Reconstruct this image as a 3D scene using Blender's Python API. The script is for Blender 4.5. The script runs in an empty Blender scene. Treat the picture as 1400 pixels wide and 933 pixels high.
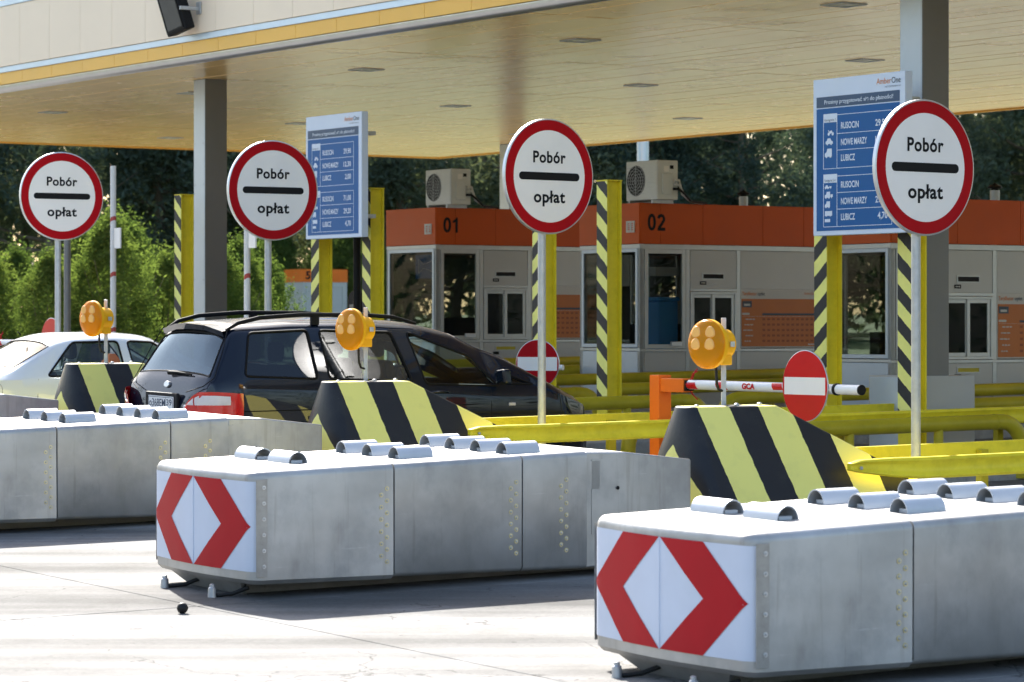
import bpy, bmesh, math, random
from mathutils import Matrix, Vector
import numpy as np

# ------------------------------------------------------------------ camera, sky, sun, exposure
scene = bpy.context.scene
TH = math.radians(33.553); CT, ST = math.cos(TH), math.sin(TH)   # lane direction against the view axis
HC = 2.307            # eye height
SL = 0.0245           # fall of the plaza pavement towards the viewer
S = 5.342             # spacing of the toll islands
COL = scene.collection

cam_d = bpy.data.cameras.new('camera'); cam = bpy.data.objects.new('camera', cam_d); COL.objects.link(cam)
cam.location = (0, 0, HC); cam.rotation_euler = (math.radians(90), 0, 0)
cam_d.sensor_width = 36; cam_d.lens = 4203 / 1400 * 36; cam_d.shift_y = -19.1 / 1400
cam_d.clip_start = .1; cam_d.clip_end = 2000
cam_d.dof.use_dof = True; cam_d.dof.focus_distance = 26; cam_d.dof.aperture_fstop = 5.0
scene.camera = cam

SUN_AZ = math.atan2(-.275, .961); SUN_EL = math.radians(36.3)
w = bpy.data.worlds.new('World'); scene.world = w; w.use_nodes = True
nt = w.node_tree; bg = nt.nodes['Background']; sky = nt.nodes.new('ShaderNodeTexSky')
sky.sky_type = 'NISHITA'; sky.sun_disc = False; sky.sun_elevation = SUN_EL; sky.sun_rotation = SUN_AZ
sky.air_density = 1.0; sky.dust_density = 2.2; sky.ozone_density = .6
nt.links.new(sky.outputs[0], bg.inputs[0]); bg.inputs[1].default_value = .12
sd = bpy.data.lights.new('sun', 'SUN'); sd.energy = 5.0; sd.angle = math.radians(.53); sd.color = (1, .965, .90)
sun = bpy.data.objects.new('sun', sd); COL.objects.link(sun)
tosun = Vector((math.sin(SUN_AZ) * math.cos(SUN_EL), math.cos(SUN_AZ) * math.cos(SUN_EL), math.sin(SUN_EL)))
sun.rotation_euler = (-tosun).to_track_quat('-Z', 'Y').to_euler()
scene.view_settings.view_transform = 'Standard'; scene.view_settings.look = 'None'
scene.view_settings.exposure = 1.58; scene.view_settings.gamma = 1
scene.render.engine = 'CYCLES'
scene.cycles.use_denoising = True
scene.cycles.max_bounces = 6; scene.cycles.diffuse_bounces = 3; scene.cycles.glossy_bounces = 2
scene.cycles.use_adaptive_sampling = True; scene.cycles.adaptive_threshold = .025
scene.cycles.transparent_max_bounces = 10; scene.cycles.transmission_bounces = 3
scene.cycles.sample_clamp_indirect = 6; scene.cycles.caustics_reflective = False; scene.cycles.caustics_refractive = False

# ------------------------------------------------------------------ helpers
def gz(Y):            # height of the ground at depth Y
    return SL * Y if Y < 55 else SL * 55 + .0055 * (Y - 55)
def XY(u, v): return u * CT - v * ST, u * ST + v * CT
def P(u, v, h=0):
    X, Y = XY(u, v); return Vector((X, Y, gz(Y) + h))
RZ = Matrix.Rotation(TH, 4, 'Z')
TILT = Matrix.Rotation(math.atan(SL), 4, 'X')

class Fr:             # a flat frame: origin, right, up, out
    def __init__(s, o, ex, ey):
        s.o = Vector(o); s.ex = Vector(ex); s.ey = Vector(ey); s.n = s.ex.cross(s.ey)
    def __call__(s, x, y, d=0): return s.o + s.ex * x + s.ey * y + s.n * d
def FU(u, v=0, h=0): return Fr((u, v, h), (0, -1, 0), (0, 0, 1))    # a face looking along -u
def FV(v, u=0, h=0): return Fr((u, v, h), (1, 0, 0), (0, 0, 1))     # a face looking along -v

class MB:
    def __init__(s): s.v = []; s.f = []; s.m = []
    def add(s, vs, fs, m=0):
        b = len(s.v); s.v += [tuple(x) for x in vs]; s.f += [tuple(b + i for i in q) for q in fs]; s.m += [m] * len(fs); return s
    def box(s, x0, x1, y0, y1, z0, z1, m=0):
        return s.add([(x, y, z) for z in (z0, z1) for y in (y0, y1) for x in (x0, x1)],
                     [(0, 2, 3, 1), (4, 5, 7, 6), (0, 1, 5, 4), (2, 6, 7, 3), (0, 4, 6, 2), (1, 3, 7, 5)], m)
    def prism(s, fr, pts, d0, d1, m=0, back=True):
        n = len(pts); a = [fr(x, y, d0) for x, y in pts]; b = [fr(x, y, d1) for x, y in pts]
        fs = [tuple(range(n, 2 * n))] + [(i, (i + 1) % n, n + (i + 1) % n, n + i) for i in range(n)]
        if back: fs.append(tuple(range(n - 1, -1, -1)))
        return s.add(a + b, fs, m)
    def rect(s, fr, x0, x1, y0, y1, d0, d1, m=0): return s.prism(fr, [(x0, y0), (x1, y0), (x1, y1), (x0, y1)], d0, d1, m)
    def flat(s, fr, pts, d, m=0): return s.add([fr(x, y, d) for x, y in pts], [tuple(range(len(pts)))], m)
    def frame(s, fr, x0, x1, y0, y1, t, d0, d1, m=0):
        s.rect(fr, x0, x0 + t, y0, y1, d0, d1, m); s.rect(fr, x1 - t, x1, y0, y1, d0, d1, m)
        s.rect(fr, x0 + t, x1 - t, y0, y0 + t, d0, d1, m); s.rect(fr, x0 + t, x1 - t, y1 - t, y1, d0, d1, m); return s
    def ring(s, fr, r0, r1, d0, d1, n=48, m=0):
        vs = []; fs = []
        for i in range(n):
            a = 2 * math.pi * i / n; c, q = math.cos(a), math.sin(a)
            vs += [fr(r0 * c, r0 * q, d1), fr(r1 * c, r1 * q, d1), fr(r1 * c, r1 * q, d0), fr(r0 * c, r0 * q, d0)]
            j = (i + 1) % n
            for k in range(4): fs.append((4 * i + k, 4 * i + (k + 1) % 4, 4 * j + (k + 1) % 4, 4 * j + k))
        return s.add(vs, fs, m)
    def disc(s, fr, r, d0, d1, n=48, m=0): return s.prism(fr, [(r * math.cos(2 * math.pi * i / n), r * math.sin(2 * math.pi * i / n)) for i in range(n)], d0, d1, m)
    def cyl(s, a, b, r0, r1=None, n=16, m=0, cap=True):
        r1 = r0 if r1 is None else r1
        return s.tube([a, b], [r0, r1], n, m, cap)
    def tube(s, pts, r, n=12, m=0, cap=True):
        pts = [Vector(p) for p in pts]; k = len(pts)
        rs = r if isinstance(r, (list, tuple)) else [r] * k
        t = (pts[1] - pts[0]).normalized(); ref = Vector((0, 0, 1)) if abs(t.z) < .9 else Vector((1, 0, 0))
        x = t.cross(ref).normalized(); vs = []
        for i, p in enumerate(pts):
            if i == 0: t = (pts[1] - pts[0])
            elif i == k - 1: t = pts[-1] - pts[-2]
            else: t = (pts[i + 1] - pts[i]).normalized() + (pts[i] - pts[i - 1]).normalized()
            t.normalize(); x = (x - t * x.dot(t)).normalized(); y = t.cross(x)
            vs += [p + (x * math.cos(2 * math.pi * j / n) + y * math.sin(2 * math.pi * j / n)) * rs[i] for j in range(n)]
        fs = [(i * n + j, i * n + (j + 1) % n, (i + 1) * n + (j + 1) % n, (i + 1) * n + j) for i in range(k - 1) for j in range(n)]
        if cap: fs += [tuple(range(n - 1, -1, -1)), tuple(range((k - 1) * n, k * n))]
        return s.add(vs, fs, m)
    def lathe(s, fr, prof, n=32, m=0):      # prof: (radius, distance along the normal)
        vs = []; fs = []
        for r, d in prof: vs += [fr(r * math.cos(2 * math.pi * j / n), r * math.sin(2 * math.pi * j / n), d) for j in range(n)]
        for i in range(len(prof) - 1):
            for j in range(n): fs.append((i * n + j, i * n + (j + 1) % n, (i + 1) * n + (j + 1) % n, (i + 1) * n + j))
        fs += [tuple(range(n - 1, -1, -1)), tuple(range((len(prof) - 1) * n, len(prof) * n))]
        return s.add(vs, fs, m)
    def text(s, fr, body, x, y, cap, width=None, align='L', d=.003, bold=0., m=0, mono=1.):
        vs, fs, ww = text_geo(body, bold, mono); k = cap; kx = (width / (ww or 1)) if width else k
        x0 = x if align == 'L' else x - ww * kx * (.5 if align == 'C' else 1)
        return s.add([fr(x0 + a * kx, y + b * k, d) for a, b in vs], fs, m)
    def mesh(s, name, mats, smooth=0):
        me = bpy.data.meshes.new(name); me.from_pydata(s.v, [], s.f)
        for q in (mats if isinstance(mats, (list, tuple)) else [mats]): me.materials.append(q)
        if any(s.m): me.polygons.foreach_set('material_index', s.m)
        if smooth:
            me.polygons.foreach_set('use_smooth', [True] * len(s.f)); me.set_sharp_from_angle(angle=math.radians(smooth))
        me.update(); return me
    def build(s, name, mats, parent=None, bevel=0, smooth=0, kind=None, label=None):
        o = bpy.data.objects.new(name, s.mesh(name, mats, smooth)); COL.objects.link(o)
        if parent is not None: o.parent = parent
        if bevel:
            b = o.modifiers.new('bevel', 'BEVEL'); b.width = bevel; b.segments = 2; b.limit_method = 'ANGLE'; b.angle_limit = math.radians(40); b.harden_normals = False
        if kind: o['kind'] = kind
        if label: o['label'] = label
        return o

_tc = {}
def text_geo(body, bold=0., mono=1.):
    key = (body, bold, mono)
    if key in _tc: return _tc[key]
    def mk(b):
        cu = bpy.data.curves.new('t', 'FONT'); cu.body = b; cu.offset = bold; cu.space_character = mono; cu.resolution_u = 4
        o = bpy.data.objects.new('t', cu); COL.objects.link(o); bpy.context.view_layer.update()
        dg = bpy.context.evaluated_depsgraph_get(); me = bpy.data.meshes.new_from_object(o.evaluated_get(dg))
        vs = [(p.co.x, p.co.y) for p in me.vertices]; fs = [tuple(p.vertices) for p in me.polygons]
        bpy.data.objects.remove(o); bpy.data.curves.remove(cu); bpy.data.meshes.remove(me); return vs, fs
    if 'H' not in _tc: _tc['H'] = max(y for _, y in mk('H')[0])
    c = _tc['H']; vs, fs = mk(body); x0 = min(x for x, _ in vs)
    vs = [((x - x0) / c, y / c) for x, y in vs]
    _tc[key] = (vs, fs, max(x for x, _ in vs)); return _tc[key]

def tag(o, label=None, cat=None, group=None, kind=None):
    if label: o['label'] = label
    if cat: o['category'] = cat
    if group: o['group'] = group
    if kind: o['kind'] = kind
    return o
def root(name, label, cat, u, v, h=0, tilt=False, rot=0, group=None):
    o = bpy.data.objects.new(name, None); COL.objects.link(o); o.empty_display_size = .2
    M_ = Matrix.Translation(P(u, v, h))
    if tilt: M_ = M_ @ TILT
    o.matrix_basis = M_ @ RZ @ Matrix.Rotation(math.radians(rot), 4, 'Z')
    return tag(o, label, cat, group)
def copy_tree(o, parent=None):
    c = o.copy(); COL.objects.link(c); c.parent = parent
    for ch in list(o.children): copy_tree(ch, c)
    return c

# ------------------------------------------------------------------ materials
def newmat(name):
    m = bpy.data.materials.new(name); m.use_nodes = True; t = m.node_tree; return m, t, t.nodes['Principled BSDF']
def N(t, kind, **kw):
    n = t.nodes.new(kind)
    for k, v in kw.items():
        if k in n.inputs: n.inputs[k].default_value = v
        else: setattr(n, k, v)
    return n
def mathn(t, op, a, b=None, c=None):
    n = t.nodes.new('ShaderNodeMath'); n.operation = op
    for i, x in enumerate((a, b, c)):
        if x is None: continue
        if isinstance(x, (int, float)): n.inputs[i].default_value = x
        else: t.links.new(x, n.inputs[i])
    return n.outputs[0]
def ramp(t, fac, stops):
    r = t.nodes.new('ShaderNodeValToRGB'); e = r.color_ramp.elements
    while len(e) < len(stops): e.new(.5)
    for i, (p, c) in enumerate(stops): e[i].position = p; e[i].color = (*c, 1) if len(c) == 3 else c
    t.links.new(fac, r.inputs[0]); return r.outputs[0]
def mixc(t, fac, a, b, mode='MIX'):
    n = t.nodes.new('ShaderNodeMix'); n.data_type = 'RGBA'; n.blend_type = mode
    for i, x in ((0, fac), (6, a), (7, b)):
        if isinstance(x, (int, float)): n.inputs[i].default_value = x
        elif isinstance(x, tuple): n.inputs[i].default_value = (*x, 1) if len(x) == 3 else x
        else: t.links.new(x, n.inputs[i])
    return n.outputs[2]
def coords(t, scale=(1, 1, 1), world=False, rot=0):
    mp = t.nodes.new('ShaderNodeMapping'); mp.inputs['Scale'].default_value = scale; mp.inputs['Rotation'].default_value = (0, 0, rot)
    if world: t.links.new(t.nodes.new('ShaderNodeNewGeometry').outputs['Position'], mp.inputs[0])
    else: t.links.new(t.nodes.new('ShaderNodeTexCoord').outputs['Object'], mp.inputs[0])
    return mp.outputs[0]
def noise(t, vec, scale, detail=4, rough=.55):
    n = N(t, 'ShaderNodeTexNoise', Scale=scale, Detail=detail, Roughness=rough); t.links.new(vec, n.inputs['Vector']); return n.outputs['Fac']
def bump(t, b, h, strength, dist=.01):
    n = N(t, 'ShaderNodeBump', Strength=strength, Distance=dist); t.links.new(h, n.inputs['Height']); t.links.new(n.outputs[0], b.inputs['Normal'])
def M(name, col, rough=.5, metal=0., var=.12, vs=3., bmp=0., bs=60., coat=0., spec=.3, stretch=(1, 1, 1), grime=0.):
    m, t, b = newmat(name); c = coords(t, stretch)
    nz = noise(t, c, vs, 6, .6)
    dk = tuple(x * (1 - var) for x in col); lt = tuple(min(1, x * (1 + var)) for x in col)
    out = ramp(t, nz, [(.3, dk), (.7, lt)])
    if grime:
        g = ramp(t, noise(t, c, vs * 2.7, 8, .7), [(.48, (0, 0, 0)), (.75, (1, 1, 1))])
        out = mixc(t, mathn(t, 'MULTIPLY', g, grime), out, tuple(x * .35 for x in col))
    t.links.new(out, b.inputs['Base Color'])
    b.inputs['Metallic'].default_value = metal; b.inputs['Specular IOR Level'].default_value = spec
    t.links.new(mathn(t, 'MULTIPLY_ADD', nz, rough * .35, rough * .82), b.inputs['Roughness'])
    b.inputs['Coat Weight'].default_value = coat; b.inputs['Coat Roughness'].default_value = .03
    if bmp: bump(t, b, noise(t, coords(t), bs, 3), bmp, .004)
    return m
def stripes(name, a, b_, coef, period, phase=0., rough=.45, duty=.5, grime=.25, fold=None):
    m, t, b = newmat(name); sep = t.nodes.new('ShaderNodeSeparateXYZ'); c = coords(t); t.links.new(c, sep.inputs[0])
    s = None
    for i, k in enumerate(coef):
        if k == 0: continue
        q = mathn(t, 'MULTIPLY', sep.outputs[i], k); s = q if s is None else mathn(t, 'ADD', s, q)
    if fold: s = mathn(t, 'ADD', s, mathn(t, 'MULTIPLY', mathn(t, 'ABSOLUTE', mathn(t, 'SUBTRACT', sep.outputs[1], fold[0])), fold[1]))
    s = mathn(t, 'ADD', s, mathn(t, 'MULTIPLY', mathn(t, 'SUBTRACT', noise(t, c, 14, 3), .5), .022))
    s = mathn(t, 'FRACT', mathn(t, 'DIVIDE', mathn(t, 'ADD', s, phase + 50 * period), period))
    f = mathn(t, 'GREATER_THAN', s, duty)
    out = mixc(t, f, a, b_)
    g = ramp(t, noise(t, c, 4, 8, .7), [(.5, (0, 0, 0)), (.8, (1, 1, 1))])
    out = mixc(t, mathn(t, 'MULTIPLY', g, grime), out, (.12, .11, .09))
    chip = ramp(t, noise(t, c, 26, 5, .6), [(.71, (0, 0, 0)), (.75, (1, 1, 1))])
    out = mixc(t, mathn(t, 'MULTIPLY', chip, .6), out, (.30, .29, .27))
    t.links.new(out, b.inputs['Base Color']); b.inputs['Roughness'].default_value = rough; b.inputs['Specular IOR Level'].default_value = .3
    bump(t, b, noise(t, c, 35, 3), .15, .004)
    return m

YEL = (.72, .66, .10); BLK = (.018, .018, .02)
m_alu = M('aluminium', (.62, .63, .65), .38, .85, .08, 8)
m_galv = M('galvanised_post', (.45, .46, .47), .45, .6, .12, 12, .05)
m_red = M('sign_red', (.40, .003, .008), .45, 0, .06, 2, spec=.12)
m_white = M('sign_white', (.88, .83, .77), .5, 0, .03, 2, spec=.2)
m_black = M('sign_black', (.010, .010, .011), .55, 0, .1, 4, spec=.15)
m_retro = M('retro_white', (.64, .69, .80), .5, 0, .05, 2, spec=.2)
m_chev = M('retro_red', (.46, .012, .018), .5, 0, .07, 2, spec=.15)
m_yel = M('yellow_paint', (.86, .68, .035), .45, 0, .12, 2.5, .05, 40, grime=.25)
m_yelr = M('yellow_rail', (.92, .74, .04), .4, 0, .12, 2, .05, 40, grime=.3)
m_pipe = M('yellow_pipe', (.52, .42, .025), .38, 0, .14, 2, .03, 40, grime=.25)
m_orng = M('orange_panel', (.58, .085, .006), .45, 0, .05, 1.2, spec=.25)
m_orngb = M('orange_steel', (.85, .17, .012), .42, 0, .06, 3)
m_grey = M('grey_panel', (.48, .47, .45), .42, .15, .04, 1.5, 0)
m_blueg = M('pale_sky_tint', (.52, .58, .66), .3, .3, .04, 1.5)  # pale blue-grey; on booths, columns and cabinet it paints in reflected sky
m_frame = M('frame_alu', (.50, .51, .50), .4, .5, .06, 6)
m_col = M('column_grey', (.21, .20, .19), .42, .3, .05, 1.5)
m_coll = m_col
m_cream = M('cream_cladding', (.88, .72, .54), .38, 0, .03, .6)
m_amberb = M('amber_cladding', (.85, .47, .08), .38, 0, .05, .8)
m_bstrip = M('pale_metal_strip', (.55, .66, .78), .35, .4, .05, 2)
m_gut = M('gutter_metal', (.50, .50, .50), .3, .9, .06, 3)
m_dark = M('dark_void', (.008, .008, .009), .7)
m_rub = M('black_rubber', (.012, .012, .012), .6)
m_plast = M('white_plastic', (.70, .69, .64), .45, 0, .05, 4)
m_bolt = M('brass_bolt', (.62, .56, .34), .35, .7, .15, 30)
m_conc = M('kerb_concrete', (.36, .35, .33), .85, 0, .2, 6, .3, 60, grime=.3)
m_gold = M('logo_amber', (.70, .22, .05), .5, 0, 0)
m_grid = M('print_dark', (.05, .07, .10), .5, 0, 0)
m_bwht = M('print_white', (.70, .76, .84), .5, 0, 0)
m_bwall = M('pale_concrete', (.6, .6, .6), .7)
def slat_mat():
    m, t, b = newmat('soffit_cladding')
    c = coords(t, (1, 1, 1), True, -TH)
    out = ramp(t, noise(t, c, .35, 4), [(.3, (.90, .58, .20)), (.7, (.94, .63, .24))])
    t.links.new(out, b.inputs['Base Color']); b.inputs['Metallic'].default_value = .12
    t.links.new(mathn(t, 'MULTIPLY_ADD', noise(t, c, 1.3, 3), .12, .20), b.inputs['Roughness']); return m
m_slat = slat_mat()
def cushion_mat():
    m, t, b = newmat('galvanised_panel')
    c = coords(t); a = noise(t, c, 1.6, 4, .55); d = noise(t, coords(t, (1.0, 1.0, .8)), 2.4, 6, .65)
    out = ramp(t, a, [(.3, (.35, .34, .325)), (.5, (.46, .45, .43)), (.7, (.56, .55, .53))])
    st = ramp(t, d, [(.5, (0, 0, 0)), (.72, (1, 1, 1))])
    out = mixc(t, mathn(t, 'MULTIPLY', st, .42), out, (.22, .215, .21))
    sp = ramp(t, noise(t, coords(t, (1, 1, .3)), 5, 4, .6), [(.58, (0, 0, 0)), (.78, (1, 1, 1))])
    out = mixc(t, mathn(t, 'MULTIPLY', sp, .35), out, (.20, .18, .16))
    run = ramp(t, noise(t, coords(t, (9, 9, .5)), 2.0, 4, .6), [(.60, (0, 0, 0)), (.72, (1, 1, 1))])
    out = mixc(t, mathn(t, 'MULTIPLY', run, .30), out, (.24, .20, .16))
    scr = ramp(t, noise(t, coords(t, (1.2, 1.2, 26)), 1.6, 5, .7), [(.66, (0, 0, 0)), (.70, (1, 1, 1))])
    out = mixc(t, mathn(t, 'MULTIPLY', scr, .35), out, (.68, .68, .68))
    t.links.new(out, b.inputs['Base Color']); b.inputs['Metallic'].default_value = .55
    t.links.new(mathn(t, 'MULTIPLY_ADD', d, .35, .32), b.inputs['Roughness'])
    bump(t, b, noise(t, c, 5, 5), .12, .02); return m
m_cush = cushion_mat()
m_strip = M('corner_steel', (.37, .36, .34), .45, .5, .2, 5, grime=.3)
m_cushtop = M('galvanised_top', (.55, .56, .57), .42, .5, .1, 3, .05, 40, grime=.2)
m_sleeve = M('bare_sleeve', (.58, .60, .63), .5, .35, .06, 5)
m_post_n = stripes('post_stripes_falling', (.90, .84, .22), BLK, (0, -.8, 1), .317, 0, .5, .5, .2)
m_post_f = stripes('post_stripes_rising', (.90, .84, .22), BLK, (0, .8, 1), .317, .1, .5, .5, .2)
m_plinth = stripes('plinth_stripes', (.92, .83, .22), BLK, (1, 0, .20), .575, -.93 - .20 * 1.14, .5, .52, .15)
m_plfront = stripes('plinth_front_stripes', BLK, (.92, .83, .22), (0, 0, 1), 1.2, .34, .35, .5, .15, fold=(.61, 1.1))
def glass_mat(name, tint, refl=1., rough=.01, gcol=(1, 1, 1)):
    m, t, b = newmat(name); t.nodes.remove(b); o = t.nodes['Material Output']
    tr = N(t, 'ShaderNodeBsdfTransparent'); tr.inputs[0].default_value = (*tint, 1)
    gl = N(t, 'ShaderNodeBsdfGlossy'); gl.inputs['Roughness'].default_value = rough; gl.inputs[0].default_value = (*gcol, 1)
    lw = N(t, 'ShaderNodeLayerWeight', Blend=.5); mx = N(t, 'ShaderNodeMixShader')
    fr = mathn(t, 'MULTIPLY_ADD', mathn(t, 'POWER', lw.outputs['Facing'], 5.), .95, .05)
    t.links.new(mathn(t, 'MULTIPLY', fr, refl), mx.inputs[0]); t.links.new(tr.outputs[0], mx.inputs[1]); t.links.new(gl.outputs[0], mx.inputs[2])
    t.links.new(mx.outputs[0], o.inputs[0]); return m
m_glass = glass_mat('booth_glass', (.66, .68, .67), .22)
m_cglass = glass_mat('car_glass', (.80, .90, .88), 1.0)
m_tint = glass_mat('tinted_car_glass', (.10, .13, .14), 1.2)
def road_mat():
    m, t, b = newmat('worn_concrete')
    c = coords(t, (1, 1, 1), True, -TH)            # x along the lanes
    st = noise(t, coords(t, (.05, 1.0, 1), True, -TH), 1.1, 4, .55)
    fine = noise(t, c, 30, 6, .7); blot = noise(t, c, .9, 6, .65)
    out = ramp(t, st, [(.32, (.12, .119, .117)), (.44, (.175, .174, .171)), (.54, (.24, .238, .234)), (.68, (.285, .283, .278))])
    bl = ramp(t, blot, [(.4, (.78, .76, .73)), (.65, (1.08, 1.07, 1.05))])
    out = mixc(t, 1., out, bl, 'MULTIPLY')
    fl = ramp(t, fine, [(.35, (.86, .86, .86)), (.65, (1.08, 1.08, 1.08))])
    out = mixc(t, 1., out, fl, 'MULTIPLY')
    oil = ramp(t, noise(t, coords(t, (.35, 1, 1), True, -TH), 2.4, 5, .6), [(.62, (0, 0, 0)), (.74, (1, 1, 1))])
    out = mixc(t, mathn(t, 'MULTIPLY', oil, .35), out, (.14, .135, .13))
    dr = ramp(t, noise(t, c, 11, 3, .5), [(.70, (0, 0, 0)), (.73, (1, 1, 1))])
    out = mixc(t, mathn(t, 'MULTIPLY', dr, .55), out, (.05, .048, .046))
    vo = N(t, 'ShaderNodeTexVoronoi', Scale=.55); vo.feature = 'DISTANCE_TO_EDGE'
    wv = t.nodes.new('ShaderNodeVectorMath'); wv.operation = 'ADD'; t.links.new(c, wv.inputs[0]); nzv = N(t, 'ShaderNodeTexNoise', Scale=1.7, Detail=6.); t.links.new(c, nzv.inputs['Vector']); t.links.new(nzv.outputs['Color'], wv.inputs[1]); t.links.new(wv.outputs[0], vo.inputs['Vector'])
    ck = mathn(t, 'MULTIPLY', mathn(t, 'LESS_THAN', vo.outputs['Distance'], .0045), mathn(t, 'GREATER_THAN', blot, .5))
    out = mixc(t, mathn(t, 'MULTIPLY', ck, .7), out, (.06, .057, .053))
    ty = ramp(t, noise(t, coords(t, (.03, 1.0, 1), True, -TH), 3.2, 2, .4), [(.57, (0, 0, 0)), (.66, (1, 1, 1))])
    out = mixc(t, mathn(t, 'MULTIPLY', ty, .22), out, (.10, .097, .094))
    t.links.new(out, b.inputs['Base Color'])
    t.links.new(mathn(t, 'MULTIPLY_ADD', st, -.25, .98), b.inputs['Roughness']); b.inputs['Specular IOR Level'].default_value = .12
    bump(t, b, noise(t, c, 90, 3), .25, .003); return m
m_road = road_mat()
def leaf_mat(name, a, b_, trans=.5, spread=.25):
    m, t, bs = newmat(name); t.nodes.remove(bs); o = t.nodes['Material Output']
    oi = t.nodes.new('ShaderNodeObjectInfo')
    rnd = mathn(t, 'FRACT', mathn(t, 'ADD', noise(t, coords(t), 1.4 if spread < .5 else .5, 3), mathn(t, 'MULTIPLY', mathn(t, 'SUBTRACT', oi.outputs['Random'], .5), spread)))
    col = ramp(t, rnd, [(.35, a), (.75, b_)])
    df = t.nodes.new('ShaderNodeBsdfDiffuse'); tl = t.nodes.new('ShaderNodeBsdfTranslucent'); mx = N(t, 'ShaderNodeMixShader'); mx.inputs[0].default_value = trans
    t.links.new(col, df.inputs[0]); t.links.new(mixc(t, 1., col, (1.2, 1.2, .7), 'MULTIPLY'), tl.inputs[0])
    t.links.new(df.outputs[0], mx.inputs[1]); t.links.new(tl.outputs[0], mx.inputs[2]); t.links.new(mx.outputs[0], o.inputs[0]); return m
m_leaf = leaf_mat('willow_leaf', (.075, .12, .035), (.16, .21, .06), .5)
m_pine = leaf_mat('pine_needles', (.06, .09, .08), (.125, .16, .125), .32, .6)
m_pine2 = leaf_mat('forest_leaf', (.08, .105, .08), (.15, .17, .11), .33, .6)
m_bark = M('bark', (.16, .125, .10), .9, 0, .3, 10, .4, 30)
m_grass = M('grass', (.07, .11, .03), .9, 0, .35, 3, .5, 40)

# ------------------------------------------------------------------ ground
def sheet(name, x0, x1, ys, off, mat, kind='structure'):
    mb = MB(); n = len(ys)
    for y in ys: mb.v += [(x0, y, gz(y) + off), (x1, y, gz(y) + off)]
    mb.f = [(2 * i, 2 * i + 1, 2 * i + 3, 2 * i + 2) for i in range(n - 1)]; mb.m = [0] * len(mb.f)
    return tag(mb.build(name, mat), kind=kind)
sheet('ground', -700, 700, [-300, -80, 55, 130, 900], -.05, m_grass)
road = sheet('road', -52, 52, [-42, 55, 70], -.016, m_road)
# concrete slabs with open joints, as far as they can be told apart
U0, V0, SU, SV = 9.35, 17.80, 5.0, S
slab = MB().box(.005, SU - .005, .005, SV - .005, -.03, 0).mesh('concrete_slab', m_road)
for i in range(-2, 2):
    for j in range(-2, 3):
        o = bpy.data.objects.new('concrete_slab', slab); COL.objects.link(o)
        o.matrix_basis = Matrix.Translation(P(U0 + i * SU, V0 + j * SV)) @ TILT @ RZ; o.parent = road
        bv = o.modifiers.new('bevel', 'BEVEL'); bv.width = .004; bv.segments = 1
# traffic islands with kerbs
for k in range(-1, 6):
    b = 18.66 + k * S; out = [(13.6, b - .70), (19.5, b - .75), (40, b - .75), (40, b + 1.6), (20.5, b + 1.6), (18.4, b + .78), (13.6, b + .70), (13.3, b + .4), (13.3, b - .4)]
    mb = MB(); n = len(out)
    mb.add([P(*q, -.02) for q in out] + [P(*q, .14) for q in out], [tuple(range(n, 2 * n))] + [(i, (i + 1) % n, n + (i + 1) % n, n + i) for i in range(n)])
    tag(mb.build('traffic_island', m_conc, bevel=.02), kind='structure')

# ------------------------------------------------------------------ crash cushions
def bolt(mb, fr, x, y, r=.012):
    mb.ring(fr, r * .55, r * 1.15, 0, .004, 10, 0); mb.lathe(fr, [(r * .6, 0), (r * .6, .007), (r * .3, .009)], 8, 1)
def half_pipe(mb, c, axis, L, r, t=.006, n=14):
    c = Vector(c); ax = Vector(axis); side = Vector((-ax.y, ax.x, 0)); vs = []; fs = []
    for e in (-L / 2, L / 2):
        for rr in (r, r - t):
            for i in range(n + 1):
                a = math.pi * i / n; vs.append(c + ax * e + side * (rr * math.cos(a)) + Vector((0, 0, rr * math.sin(a) * 1.12)))
    m_ = n + 1
    for i in range(n):
        fs += [(i, i + 1, 2 * m_ + i + 1, 2 * m_ + i), (m_ + i, 3 * m_ + i, 3 * m_ + i + 1, m_ + i + 1),
               (i, m_ + i, m_ + i + 1, i + 1), (2 * m_ + i, 2 * m_ + i + 1, 3 * m_ + i + 1, 3 * m_ + i)]
    fs += [(0, 2 * m_, 3 * m_, m_), (n, m_ + n, 3 * m_ + n, 2 * m_ + n)]
    mb.add(vs, fs)
def plan_panel(mb, pts, z0f, z1f, m=0):        # wall strip along a plan line
    n = len(pts); vs = [(x, y, z0f(x)) for x, y in pts] + [(x, y, z1f(x)) for x, y in pts]
    mb.add(vs, [(i, i + 1, n + i + 1, n + i) for i in range(n - 1)], m)
CW = 1.44
zt = lambda x: .845 + .018 * max(0, x); zb = lambda x: .115 - .02 * max(0, x)
def arc(cx, cy, r, a0, a1, n=8): return [(cx + r * math.cos(a0 + (a1 - a0) * i / n), cy + r * math.sin(a0 + (a1 - a0) * i / n)) for i in range(n + 1)]
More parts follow.
